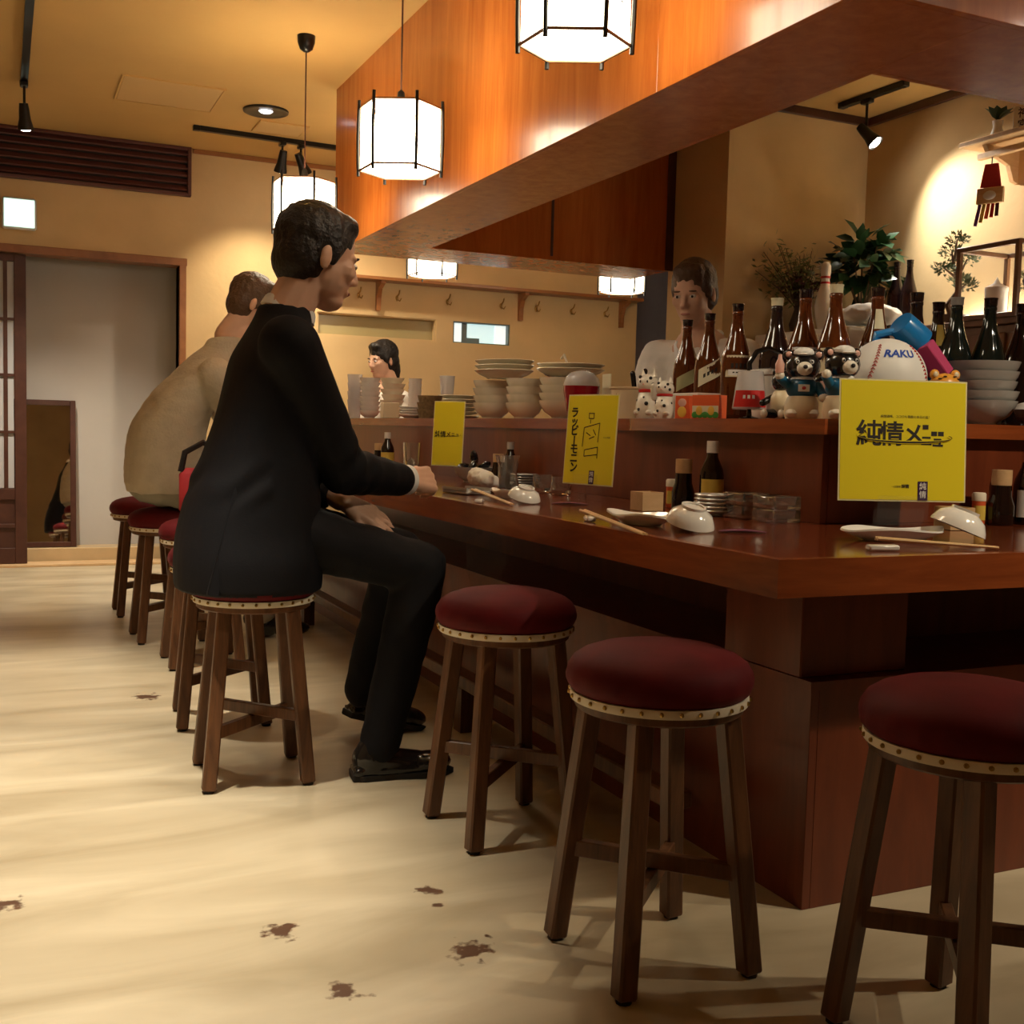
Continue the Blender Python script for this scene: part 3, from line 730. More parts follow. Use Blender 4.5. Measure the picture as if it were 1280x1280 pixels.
hand_prims(b, LW+Vector((.01, -.01, 0)), Vector((.85, -.12, -.42)), (.2, -.75, .6), (.35, -.55, -.6), 1.10, (.18, .22, .15), (.05, .1), .11)
body = blob('body', L_(b), 'skin', .0048, pm, 2)
face_parts(body, T(*OFF) @ hm, 1.09, 'hair_black')
blob('hair', L_(hair_prims(hm, 1.10)), 'hair_black', .006, pm, 3, hair_fold)
j = MB()
loft(j, [(.600, 3.01, .512, .190, .225), (.600, 3.01, .59, .192, .225), (.603, 3.015, .67, .186, .215), (.615, 3.02, .78, .168, .205), (.632, 3.03, .884, .142, .200), (.645, 3.035, .97, .125, .200), (.655, 3.038, 1.06, .112, .205), (.662, 3.04, 1.13, .100, .200), (.678, 3.04, 1.19, .084, .150), (.692, 3.036, 1.235, .076, .095), (.700, 3.034, 1.27, .072, .076)])
j.cap(RS, RE, .080, .066, 16); j.cap(RE, RW-Vector((.035, .04, -.002)), .066, .050, 16); j.cap(LS, LE, .080, .064, 16); j.cap(LE, LW+Vector((-.05, .06, .02)), .062, .050, 16)
def suit_fold(v):
    w_ = v-OFF; d = .0022*noise.noise(Vector((w_.x*10, w_.y*10, w_.z*5)))
    for P0, P1, wd in ((RS, RE, .35), (RE, RW, .3)):           # creases round the sleeve, strongest at the elbow
        ax = P1-P0; t = (w_-P0).dot(ax)/ax.length_squared
        if -.1 < t < 1.1 and (w_-P0-ax*t).length < .12: d += .0035*math.sin(t*26+3*noise.noise(w_*9))*math.exp(-(((w_-RE).length)/.16)**2)
    d += .004*math.exp(-((w_.z-.80)/.05)**2)*math.sin((w_.x*.7-w_.z)*70+4*noise.noise(w_*6))*(w_.x < .62)
    return d
jk = blob('jacket', L_(j), 'suit_black', .0075, pm, 7, suit_fold, lambda v: v.z < .535 and ((v.x+.02)/.178)**2+(v.y/.212)**2 < 1)
MB().bar(Vector((.475, 2.822, .520))+OFF, Vector((.535, 2.838, .79))+OFF, .020, .030, (1, 0, 0), .002, .3).build('vent_flap', 'suit_black', jk)
cl = MB().lathe([(.070, 0), (.077, .004), (.073, .026), (.068, .034), (.064, .032), (.066, .004), (.070, 0)], 24)
cl.xf(T(.702, 3.033, 1.244) @ Matrix.Rotation(math.radians(22), 4, 'Y')); L_(cl).build('shirt_collar', 'shirt_white', pm)
cu = MB().lathe([(.036, -.035), (.046, -.03), (.0455, .022), (.039, .024), (.036, -.035)], 22)
cu.xf(T(*(RW-Vector((.012, .014, 0)))) @ Vector((0, 0, 1)).rotation_difference(rdir).to_matrix().to_4x4()); L_(cu).build('shirt_cuff', 'shirt_white', pm)
tr = MB()
RK, LK = Vector((1.055, 2.905, .565)), Vector((1.07, 3.13, .58)); RA, LA = Vector((.930, 2.865, .085)), Vector((.985, 3.21, .16))
tr.ell((.62, 3.02, .668), (.14, .18, .082))
for hp_, k, a in (((.66, 2.93, .672), RK, RA), ((.66, 3.11, .672), LK, LA)):
    tr.cap(hp_, k, .086, .070, 16); tr.cap(k, Vector(k)*.5+Vector(a)*.5, .072, .064, 16); tr.cap(Vector(k)*.5+Vector(a)*.5, a, .064, .054, 16)
blob('trousers', L_(tr), 'trouser_black', .009, pm, 4, cloth_fold(.006, (9, 9, 9), 8))
def shoe(name_at, rz, pitch=0):
    s_ = MB()
    s_.ell((.0, 0, .052), (.052, .043, .05)); s_.cap((-.01, 0, .05), (.13, 0, .034), .040, .033); s_.ell((.165, -.003, .034), (.062, .044, .030)); s_.cap((-.005, 0, .055), (.0, 0, .075), .042, .040)
    s_.box((-.05, -.038, .012), (.2, .036, .03))
    mt = T(*name_at) @ Rz(rz) @ Matrix.Rotation(pitch, 4, 'Y')
    o = blob('shoe', s_.xf(mt).move(OFF), 'shoe_leather', .006, pm, 3)
    so = MB().prism([(-.052, -.030), (-.02, -.041), (.06, -.036), (.14, -.047), (.20, -.040), (.232, -.010), (.22, .022), (.18, .040), (.08, .034), (-.02, .040), (-.052, .028)], 0, .014).box((-.052, -.036, 0), (.03, .036, .020), .003)
    so.xf(mt).move(OFF).build('sole', 'rubber', o, False)
shoe((.905, 2.865, .002), math.radians(-6)); shoe((1.0, 3.27, .055), math.radians(10), math.radians(16))

# ---- customer in beige, bent forward over the counter
pb = thing('person', 'seated customer in a loose beige jacket and grey trousers, bent over the counter', 'person', (.66, 5.07, 0))
OFF = Vector((-.66, -5.07, 0))
hb = hmat((1.02, 5.06, 1.475), math.radians(-4), math.radians(22))
b = MB(); head_prims(b, hb, 1.0); b.cap((.86, 5.07, 1.20), (.97, 5.06, 1.34), .07, .06)
b.cap((.67, 5.07, .70), (.78, 5.07, 1.10), .10, .09)
RS, LS = Vector((.83, 4.88, 1.15)), Vector((.87, 5.27, 1.15)); RE, RW = Vector((.98, 4.93, .88)), Vector((1.26, 5.00, .835)); LE, LW = Vector((1.02, 5.33, .88)), Vector((1.27, 5.22, .835))
b.cap(RS, RE, .045, .038); b.cap(RE, RW, .036, .027); b.cap(LS, LE, .045, .038); b.cap(LE, LW, .036, .027); b.cap(RS, LS, .055, .055)
for wv_ in (RW, LW): hand_prims(b, wv_+Vector((.01, 0, -.004)), (1, .05 if wv_ is RW else -.1, -.02), (0, 0, 1), (0, 1 if wv_ is RW else -1, 0), 1.0, (.3, .4, .3))
body = blob('body', L_(b), 'skin', .006, pb, 2); face_parts(body, T(*OFF) @ hb, 1.0, 'hair_brown')
blob('hair', L_(hair_prims(hb, 1.03)), 'hair_brown', .007, pb, 3, hair_fold)
j = MB(); loft(j, [(.655, 5.07, .645, .165, .215), (.650, 5.07, .69, .168, .22), (.646, 5.07, .76, .165, .215), (.66, 5.07, .92, .158, .21), (.725, 5.07, 1.06, .142, .21), (.785, 5.07, 1.15, .118, .20), (.835, 5.07, 1.22, .100, .14), (.880, 5.065, 1.275, .085, .095), (.915, 5.062, 1.325, .078, .080)])
j.cap(RS, RE, .078, .068, 14); j.cap(RE, RW, .066, .050, 14); j.cap(LS, LE, .078, .068, 14); j.cap(LE, LW, .066, .050, 14)
blob('jacket', L_(j), 'jacket_beige', .010, pb, 6, cloth_fold(.006, (6, 9, 16), 21))
tr = MB(); tr.ell((.665, 5.07, .665), (.175, .215, .084))
for dy in (-.10, .10):
    tr.cap((.70, 5.07+dy, .672), (1.10, 5.07+dy*1.1, .60), .095, .078, 14); tr.cap((1.10, 5.07+dy*1.1, .60), (1.05, 5.07+dy*1.1, .12), .074, .062, 14)
blob('trousers', L_(tr), 'trouser_grey', .010, pb, 4, cloth_fold(.008, (9, 9, 9), 5))
for dy in (-.11, .11):
    MB().ell((1.07, 5.07+dy, .052), (.06, .045, .05)).ell((1.18, 5.07+dy, .035), (.09, .045, .034)).move(OFF).build('shoe', 'shoe_leather', pb)
bg = thing('shoulder_bag', 'red bag with a black strap on the stool between suited man and beige customer', 'bag', (.72, 4.52, .5825))
MB().box((-.09, -.05, .0), (.09, .03, .19), .025).build('pouch', 'red_cloth', bg, True, 60)
MB().tube([(-.085, -.01, .175), (-.07, -.01, .25), (0, -.01, .29), (.07, -.01, .25), (.085, -.01, .175)], .012, 6).build('strap', 'black_strap', bg)

# ---- customer on the far side of the counter
pc = thing('person', 'dark-haired customer in a pale top at the far counter, behind stacked cups', 'person', (2.36, 7.36, 0))
OFF = Vector((-2.12, -6.62, 0)); DN = Vector((.23, .70, .02))
hc = hmat((2.115, 6.60, 1.40), math.radians(200), math.radians(10))
b = MB(); head_prims(b, hc, 1.0); b.cap((2.12, 6.63, .75), (2.13, 6.64, 1.16), .13, .13); RS, LS = Vector((2.08, 6.80, 1.12)), Vector((2.20, 6.46, 1.12))
b.cap(RS, LS, .06, .06)
RE, RW, LE, LW = Vector((1.98, 6.86, .86)), Vector((1.95, 6.55, .86)), Vector((2.22, 6.36, .90)), Vector((2.12, 6.30, .86))
b.cap(RS, RE, .045, .036); b.cap(RE, RW, .036, .026); b.cap(LS, LE, .045, .036); b.cap(LE, LW, .036, .026)
for wv_ in (RW, LW): hand_prims(b, wv_, (-.5, -.8, -.1), (0, 0, 1), (-1, .6, 0) if wv_ is LW else (1, -.6, 0), .95, (.3, .4, .3))
body = blob('body', L_(b), 'skin', .007, pc, 2); face_parts(body, T(*OFF) @ hc, 1.0, 'hair_black')
blob('hair', L_(hair_prims(hc, 1.05, 1)), 'hair_black', .007, pc, 3, hair_fold)
j = MB(); j.cap((2.12, 6.63, .78), (2.13, 6.64, 1.10), .165, .150, 16); j.cap(RS, LS, .085, .085); j.cap(RS, RE, .075, .06); j.cap(RE, RW, .06, .045); j.cap(LS, LE, .075, .06); j.cap(LE, LW, .06, .045)
blob('shirt', L_(j), 'coat_white', .011, pc, 4, cloth_fold(.008, (8, 8, 12), 2))
tr = MB(); tr.ell((2.14, 6.64, .675), (.17, .17, .085)); 
for dx in (-.1, .1): tr.cap((2.14+dx, 6.64, .67), (2.10+dx, 6.44, .57), .080, .066); tr.cap((2.10+dx, 6.44, .57), (2.10+dx, 6.40, .10), .064, .055); tr.ell((2.10+dx, 6.36, .05), (.05, .10, .05))
blob('trousers', L_(tr), 'trouser_black', .012, pc, 3)
dup(st0, 'red velvet stool on the far side of the counter under the dark-haired customer', (2.39, 7.42, 0), .2)

# ---- kitchen staff in white, standing behind the bottles
ps = thing('person', 'cook in a white wrap jacket standing in the kitchen behind the brown bottles', 'person', (2.62+.22, 3.75+.31, .004), 0, None, 1.033)
OFF = Vector((-2.62, -3.75, 0))
hs = hmat((2.49, 3.80, 1.500), math.radians(215), math.radians(16))
b = MB(); head_prims(b, hs, 1.06); b.cap((2.58, 3.84, 1.0), (2.56, 3.83, 1.25), .13, .13); b.cap((2.55, 3.83, 1.26), (2.52, 3.82, 1.38), .085, .06)
RS, LS = Vector((2.46, 4.00, 1.24)), Vector((2.66, 3.67, 1.24)); RE, RW, LE, LW = Vector((2.36, 3.98, .98)), Vector((2.42, 3.74, .90)), Vector((2.66, 3.52, .98)), Vector((2.50, 3.52, .90))
b.cap(RS, LS, .065, .065); b.cap(RS, RE, .048, .038); b.cap(RE, RW, .038, .028); b.cap(LS, LE, .048, .038); b.cap(LE, LW, .038, .028)
hand_prims(b, RW, (.2, -.8, -.3), (0, 0, 1), (-.9, -.2, 0), 1, (.4, .5, .4)); hand_prims(b, LW, (-.8, .3, -.3), (0, 0, 1), (.3, .9, 0), 1, (.4, .5, .4))
body = blob('body', L_(b), 'skin', .006, ps, 2); face_parts(body, T(*OFF) @ hs, 1.06, 'hair_brown')
blob('hair', L_(hair_prims(hs, 1.08)), 'hair_brown', .007, ps, 3, hair_fold)
j = MB(); j.cap((2.60, 3.84, .70), (2.57, 3.83, 1.20), .165, .150, 18); j.cap(RS, LS, .082, .082); j.cap(RS, RE, .085, .075); j.cap(LS, LE, .085, .075); j.cap(RE, RE*.5+RW*.5, .07, .065); j.cap(LE, LE*.5+LW*.5, .07, .065)
jk = blob('wrap_jacket', L_(j), 'coat_white', .009, ps, 4, cloth_fold(.008, (8, 8, 12), 4))
fx = Vector((math.cos(math.radians(215)), math.sin(math.radians(215)), 0)); sx_ = Vector((-fx.y, fx.x, 0)); nb = Vector((2.56, 3.83, 0))
for s_, e_ in ((1, -.05), (-1, .05)):
    MB().tube([nb+sx_*.07*s_-fx*.02+Vector((0, 0, 1.345)), nb+sx_*.075*s_+fx*.075+Vector((0, 0, 1.29)), nb+sx_*.03*s_+fx*.150+Vector((0, 0, 1.18)), nb+sx_*e_+fx*.170+Vector((0, 0, 1.06))], .020, 8).move(OFF).build('lapel', 'shirt_white', jk)
blob('trousers', L_(MB().cap((2.60, 3.92, .75), (2.60, 3.94, .10), .085, .06).cap((2.62, 3.76, .75), (2.62, 3.74, .10), .085, .06).ell((2.60, 3.84, .78), (.15, .17, .12)).ell((2.57, 3.94, .05), (.10, .05, .05)).ell((2.59, 3.74, .05), (.10, .05, .05))), 'trouser_black', .012, ps, 3)

# ================================================================ SMALL THINGS: builders
def bowl_prof(r, h, foot=.5, t=.004):
    return [(0, .004), (r*foot*.8, .004), (r*foot*.8, 0), (r*foot, 0), (r*foot, .006), (r*.80, h*.40), (r*.95, h*.78), (r, h), (r-t, h), (r*.92-t, h*.78), (r*.76-t, h*.45), (r*foot*.7, .012), (0, .011)]
def plate_prof(r, h, t=.004):
    return [(0, .003), (r*.5, .003), (r*.5, 0), (r*.58, 0), (r*.60, .004), (r*.85, h*.55), (r, h), (r-.002, h+t*.6), (r*.82, h*.55+t), (r*.55, .008), (0, .008)]
def glass_prof(r0, r1, h, t=.003, base=.008):
    return [(0, 0), (r0, 0), (r0+.001, .004), (r1, h), (r1-t, h), (r0-t, base), (0, base)]
def stretch(mb, sx, sy): mb.v = [Vector((v.x*sx, v.y*sy, v.z)) for v in mb.v]; return mb
def stack(name, mk, n, dz, base, label, cat, group, jit=.003, mat='ceramic', tilt=0.0):
    me = mk.mesh(name, mat)
    ords = ['bottom', 'second', 'third', 'fourth', 'fifth', 'sixth', 'seventh', 'eighth']
    for k in range(n):
        o = link(name, me); o.location = (base[0]+random.uniform(-jit, jit), base[1]+random.uniform(-jit, jit), base[2]+k*dz)
        o.rotation_euler = (0, 0, random.uniform(0, 6))
        pos = 'topmost ' if k == n-1 else 'bottom ' if k == 0 else ords[k]+' from bottom, '
        tag(o, pos+label, cat, group)
def arc_label(r, z0, z1, a0, a1, slope=0, n=14, prof=None):
    mb = MB(); vs = []
    for k in range(n+1):
        a = a0+(a1-a0)*k/n; s = slope*(k/n-.5)
        for z in (z0, z1):
            zz = z+s; rr = prof(zz) if prof else r
            vs.append((rr*math.cos(a), rr*math.sin(a), zz))
    return mb.add(vs, [(2*k, 2*k+2, 2*k+3, 2*k+1) for k in range(n)])
BP = [(0, 0), (.045, 0), (.0515, .006), (.0525, .02), (.0525, .20), (.050, .222), (.044, .245), (.034, .275), (.025, .305), (.0195, .335), (.0175, .365), (.0195, .368), (.0195, .376), (.0175, .378), (.0175, .392), (0, .392)]
def bprof(z):
    for (r0, z0), (r1, z1) in zip(BP[3:], BP[4:]):
        if z0 <= z <= z1: return r0+(r1-r0)*(z-z0)/max(1e-6, z1-z0)+.0008
    return .0533
FACE = math.radians(-115)       # labels turned towards the seats
def sake(label, px, pytop, ztop, glass='bottle_brown', labels=(), cap='bottle_dark', group='large sake bottles on the ledge', X=None, base=None):
    p = on_z(px, pytop, ztop); base = ZLT if base is None else base; s = (ztop-base)/.405
    t = thing('sake_bottle', label, 'bottle', (p.x, p.y, base), 0, group, s)
    MB().lathe(BP, 28).build('glass_body', glass, t, True, 50)
    MB().lathe([(0, .380), (.0185, .380), (.0195, .384), (.0200, .400), (.0215, .402), (.0215, .405), (0, .405)], 20).build('cap', cap, t)
    for z0, z1, wd, mt, sl in labels:
        arc_label(.0533, z0, z1, FACE-wd, FACE+wd, sl, 14, bprof).build('label', mt, t)
        w2 = wd*.55; k = MB()
        for i in range(4):
            zz = z0+(z1-z0)*(.40); a = FACE-w2+i*w2*.55
            k.merge(arc_label(.054, zz, zz+(z1-z0)*.22, a, a+w2*.32, sl*.1, 4, lambda z: bprof(z)+.0006).move((0, 0, sl*(.5*(a-FACE)/wd))))
        if mt != 'label_olive': k.build('label_lettering', 'ink', t)
    return t
def tilted(o, rx, ry, rz=0): o.rotation_euler = (rx, ry, rz); return o

# ================================================================ ON THE COUNTER
def flat_set(name_px, rz, who, dx=0):
    pass
def chopstick_pair(a, b, label, z=.016):
    a, b = Vector(a), Vector(b); d = (b-a).normalized(); n = Vector((-d.y, d.x, 0))*.006
    for k, s in enumerate((-1, 1)):
        q = a+n*s; e2 = b+n*s*.6
        o = single('chopstick', MB().tube([(0, 0, z), (e2-q)+Vector((0, 0, .004))], [.0042, .0028], 8), 'chopstick', label, 'chopstick', q, group=label)
def rest(p, rz, label):
    single('chopstick_rest', stretch(MB().box((-.032, -.011, 0), (.032, .011, .011), .003), 1, 1), 'ceramic_white', label, 'chopstick rest', p, (0, 0, rz))
def fish_plate(p, rz, label, L=.12, W=.055):
    t = MB().lathe([(0, .004), (.45, .004), (.5, 0), (.6, 0), (.66, .005), (.86, .014), (1, .022), (.985, .026), (.84, .019), (.6, .010), (0, .010)], 40, fn=lambda r, z, a: (r*(1+.05*math.sin(5*a)*(r > .6)), z*(1+.15*math.sin(3*a+1))))
    t.v = [Vector((v.x*L, v.y*W, v.z)) for v in t.v]
    single('fish_plate', t, 'ceramic_white', label, 'plate', p, (0, 0, rz))
def inverted_bowl(p, label, r=.048, h=.034, tx=.30, ty=-.12, square=False):
    mb = MB().lathe(bowl_prof(r, h, .5), 28 if not square else 8); mb.v = [Vector((v.x, v.y, h-v.z)) for v in mb.v]
    single('sauce_bowl', mb, 'ceramic_white', label, 'bowl', p, (tx, ty, .4), ang=50)
P = lambda x, y: on_z(x, y, ZT)
# setting beside the suited man
rest(P(599, 628), math.radians(60), 'white chopstick rest by the suited man\'s hand')
chopstick_pair(P(592, 618), P(640, 632), 'wooden chopstick lying beside the suited man\'s hand')
inverted_bowl(P(655, 629)+Vector((0, 0, .017)), 'small white sauce bowl turned over, before the stemmed glass carafe', .050, .034, .30, -.05)
fish_plate(at_x(631, 1.46, ZT), math.radians(100), 'white plate beside the chopsticks next to the suited man', .06, .035)
# oshibori towel and dish
q = at_x(583, 1.42, ZT)
tb_ = MB().box((-.05, -.075, 0), (.05, .075, .012), .004).box((-.05, -.075, .012), (-.044, .075, .022)).box((.044, -.075, .012), (.05, .075, .022))
single('towel_tray', tb_, 'ceramic_grey', 'narrow grey dish for the rolled hand towel', 'tray', q, (0, 0, .2))
tw = remesh(MB().cap((-.01, -.06, .040), (.0, .06, .044), .028, .032).cap((.02, -.05, .03), (.02, .07, .03), .022, .024), .005, 4, .5, cloth_fold(.006, (40, 20, 40), 1)); tw.materials.append(M['cloth_white'])
o = link('hand_towel', tw); o.location = at_x(603, 1.53, ZT+.004); tag(o, 'rumpled white hand towel beside the bowl of mussels', 'towel')
# mussel bowl
mb0 = thing('mussel_bowl', 'grey bowl on the counter by the suited man\'s fist', 'bowl', at_x(592, 1.76, ZT))
MB().lathe(bowl_prof(.085, .062, .5), 30).build('bowl_body', 'ceramic_grey', mb0)
for i, (dx, dy, dz, rz) in enumerate(((-.03, .03, .062, .4), (.02, .035, .060, 1.4), (.035, -.02, .064, 2.4), (-.02, -.03, .066, 3.4), (.0, .0, .098, .9))):
    o = MB().ell((0, 0, 0), (.036, .020, .014), 12).build('mussel', 'shell_black' if i != 1 else 'meat'); o.location = mb0.location+Vector((dx, dy, dz)); o.rotation_euler = (.5, .3*i, rz)
    tag(o, 'shiny black mussel heaped in the grey bowl' if i != 1 else 'brown piece of food among the black mussels', 'mussel' if i != 1 else 'food', 'mussels in the grey bowl' if i != 1 else None)
# carafe and glasses
cf = at_x(634, 1.66, ZT)
single('carafe', MB().lathe([(0, 0), (.045, 0), (.047, .006), (.040, .03), (.034, .055), (.036, .09), (.047, .125), (.044, .125), (.033, .09), (.031, .055), (.037, .03), (.040, .010), (0, .010)], 32), 'glass', 'waisted clear glass carafe behind the white towel', 'carafe', cf)
for px, lb in ((678, 'thick clear tumbler next to the stacked grey saucers'), (701, 'thick clear tumbler close to the narrow yellow menu')):
    single('tumbler', MB().lathe([(0, 0), (.030, 0), (.034, .004), (.036, .062), (.032, .062), (.028, .016), (0, .016)], 24), 'glass', lb, 'glass', at_x(px, 1.74, ZT))
stack('saucer', MB().lathe(plate_prof(.052, .012), 28), 5, .0095, at_x(655, 1.80, ZT), 'small grey saucer in the stack behind the carafe', 'saucer', 'saucers behind the carafe', .001, 'ceramic_grey')
# condiments
def sauce_bottle(label, p, r, h, body, cap, capc, lab=None):
    t = thing('sauce_bottle', label, 'bottle', p)
    MB().lathe([(0, 0), (r*.95, 0), (r, .006), (r, h*.52), (r*.92, h*.60), (r*.5, h*.76), (r*.42, h*.84), (0, h*.84)], 24).build('glass_body', body, t, True, 50)
    MB().lathe([(0, h*.83), (r*cap, h*.83), (r*cap, h), (0, h)], 18).build('cap', capc, t)
    if lab: arc_label(r+.0008, h*.10, h*.46, -PI, PI*.2, 0, 16).build('label', lab, t)
    return t
def soy_pot(label, p, r=.030, h=.13):
    t = thing('soy_bottle', label, 'bottle', p)
    MB().lathe([(0, 0), (r*1.05, 0), (r*1.1, .006), (r*1.1, h*.35), (r*.85, h*.52), (r*.80, h*.72), (0, h*.72)], 24).build('glass_body', 'soy', t, True, 50)
    MB().lathe([(0, h*.72), (r*.78, h*.72), (r*.80, h*.76), (r*.80, h), (0, h)], 20).build('cap', 'pale_wood', t)
def shaker(label, p, capm='pale_wood'):
    t = thing('spice_shaker', label, 'shaker', p)
    MB().lathe([(0, 0), (.016, 0), (.017, .003), (.017, .062), (0, .062)], 18).build('body', 'orange_box', t)
    MB().lathe([(0, .062), (.018, .062), (.018, .080), (.015, .084), (0, .084)], 18).build('cap', 'trim_tape', t)
    arc_label(.0176, .012, .05, -PI, 0, 0, 10).build('label', 'label_yellow', t)
sauce_bottle('dark sauce bottle with white cap and yellow label by the stacked white saucers', at_x(888, 1.835, ZT), .034, .20, 'soy', .50, 'plastic_white', 'label_yellow')
soy_pot('dark soy bottle with wooden cap beside the yellow-labelled sauce', at_x(853, 1.80, ZT), .030, .145)
shaker('small orange spice shaker between wooden box and soy bottle', at_x(839, 1.80, ZT))
stack('saucer', MB().lathe(plate_prof(.055, .013), 28), 5, .0105, at_x(892, 1.76, ZT), 'small white saucer in the stack beside the glass ashtrays', 'saucer', 'saucers beside the ashtrays', .001, 'ceramic_white')
def open_box(label, p, w, d, h, rz):
    t = MB().lathe([(w*.70, 0), (w*.70, h), (w*.62, h), (w*.62, .006), (0, .006)], 4); t.v = [Rz(PI/4) @ v for v in t.v]; t = stretch(t, 1, d/w)
    t.f.append((0, 1, 2, 3)) if False else None
    single('wooden_box', t, 'pale_wood', label, 'box', p, (0, 0, rz), ang=20)
open_box('pale square wooden box in front of the orange shaker', at_x(808, 1.66, ZT), .068, .068, .052, .0)
def ashtray(p, rz, lb, k=0):
    t = MB().lathe([(0, 0), (.058, 0), (.060, .003), (.060, .030), (.056, .033), (.048, .033), (.042, .010), (0, .009)], 4); t.v = [Rz(PI/4) @ v for v in t.v]
    single('glass_ashtray', t, 'glass', lb, 'ashtray', p, (0, 0, rz), group='stacked glass ashtrays', ang=25)
for px in (932, 970):
    for k in range(2): ashtray(at_x(px, 1.80, ZT)+Vector((0, 0, k*.0335)), .03*k, ('upper' if k else 'lower')+' clear glass ashtray in the stack '+('beside the white saucers' if px < 950 else 'away from the white saucers'))
# setting with fish plate in the middle of the long side
fish_plate(P(800, 655), math.radians(95), 'white leaf-shaped plate beside the wooden box on the long side', .115, .055)
rest(P(737, 651), math.radians(70), 'white chopstick rest near the narrow yellow menu')
chopstick_pair(P(728, 646), P(806, 670), 'wooden chopstick laid before the long-side plate')
inverted_bowl(P(862, 664)+Vector((0, 0, .018)), 'white square-footed sauce bowl turned over next to the leaf-shaped plate', .056, .042, .28, -.08, False)
def coaster(p, rz, lb):
    t = MB().lathe([(0, 0), (1, 0), (1, .0012), (0, .0012)], 20, fn=lambda r, z, a: (r*(.72+.28*abs(math.cos(a))), z+.004*r*r*math.sin(a)**2))
    t.v = [Vector((v.x*.055, v.y*.028, v.z+.0)) for v in t.v]
    single('paper_leaf', t, 'leaf_coaster', lb, 'decoration', p, (0, 0, rz))
coaster(P(928, 665), math.radians(-25), 'purple leaf-shaped slip lying on the counter before the ashtrays')
coaster(P(712, 630), math.radians(-25), 'purple leaf-shaped slip lying at the foot of the narrow yellow menu')
# setting on the short side
fish_plate(P(1118, 675), math.radians(-8), 'white leaf-shaped plate in front of the square yellow menu', .125, .052)
rest(P(1103, 688), math.radians(-14), 'white chopstick rest in front of the square yellow menu')
chopstick_pair(P(1095, 683), P(1247, 687), 'wooden chopstick laid on the short side of the counter')
inverted_bowl(P(1196, 675)+Vector((0, 0, .026)), 'white sauce bowl turned over beside the plate at the square menu', .062, .045, .30, .22)
open_box('pale square wooden box beside the square yellow menu stand', at_y(1192, 2.06, ZT), .068, .068, .055, math.radians(-10))
shaker('small orange spice shaker behind the wooden box at the square menu', at_y(1222, 2.17, ZT))
soy_pot('dark soy bottle with wooden cap right of the square yellow menu', at_y(1249, 2.15, ZT), .032, .145)
sauce_bottle('dark sauce bottle with white label at the short side of the counter', at_y(1281, 2.15, ZT), .034, .20, 'soy', .5, 'chrome', 'label_white')

# ---------------------------------------------------------------- yellow menus
def stand(label, loc, rz, w, h):
    t = thing('menu_stand', label, 'stand', loc, rz)
    MB().box((-w/2, -.045, 0), (w/2, .040, .004), .001).build('foot', 'acrylic', t)
    MB().box((-w/2, .012, .004), (w/2, .016, h), .001).build('back_plate', 'acrylic', t)
    MB().box((-w/2, -.008, .020), (w/2, -.005, h*.6), .001).build('front_plate', 'acrylic', t)
    MB().box((-w/2, -.008, .004), (w/2, .016, .020), .001).build('shelf', 'acrylic', t)
def card(label, loc, rz, w, h, bend=0.0):
    t = thing('menu_card', label, 'menu', loc, rz)
    n = 10; sh = MB(); fl = MB()
    def slab(mb, x0, x1, z0, z1, y, th):
        vs, fs = [], []
        for k in range(n+1):
            x = x0+(x1-x0)*k/n; yb = y+bend*(x/(w/2))**2
            vs += [(x, yb, z0), (x, yb, z1), (x, yb+th, z0), (x, yb+th, z1)]
        for k in range(n):
            a, b_ = 4*k, 4*k+4
            fs += [(a, b_, b_+1, a+1), (a+2, a+3, b_+3, b_+2), (a+1, b_+1, b_+3, a+3), (a, a+2, b_+2, b_)]
        fs += [(0, 1, 3, 2), (4*n, 4*n+2, 4*n+3, 4*n+1)]
        mb.add(vs, fs)
    slab(fl, -w/2, w/2, 0, h, 0, .0012); slab(sh, -w/2+.004, w/2-.004, .004, h-.004, -.0008, .0008)
    fl.build('laminate', 'menu_film', t, False); sh.build('sheet', 'menu_yellow', t, False)
    t['_w'] = w; t.rotation_euler = (math.radians(-4), 0, rz)
    def put(mb, name, mat, x, z, dy=-.0012):
        mt = T(x, dy+bend*(x/(w/2))**2, z) @ Matrix.Rotation(PI/2, 4, 'X')
        return mb.xf(mt).build(name, mat, t, False)
    return t, put
def tag_plate(put, x, z, w, h):
    put(MB().box((-w/2, -h/2, 0), (w/2, h/2, .0006)), 'purple_label', 'purple_tag', x, z, -.0012)
    for k, ch in enumerate('純情'): put(text_mb(ch, h*.40, .0002, .0003), 'tag_lettering', 'label_white', x, z+h*(.22-.44*k), -.0022)
def ring_mb(a, b, th, a0, a1):
    mb = MB(); vs = []; n = 60
    for k in range(n+1):
        s = a0+(a1-a0)*k/n; d = th*(.35+.65*abs(math.sin(s)))
        for q in (-d/2, d/2): vs.append(((a+q)*math.cos(s), (b+q)*math.sin(s), 0))
    return mb.add(vs, [(2*k, 2*k+1, 2*k+3, 2*k+2) for k in range(n)])
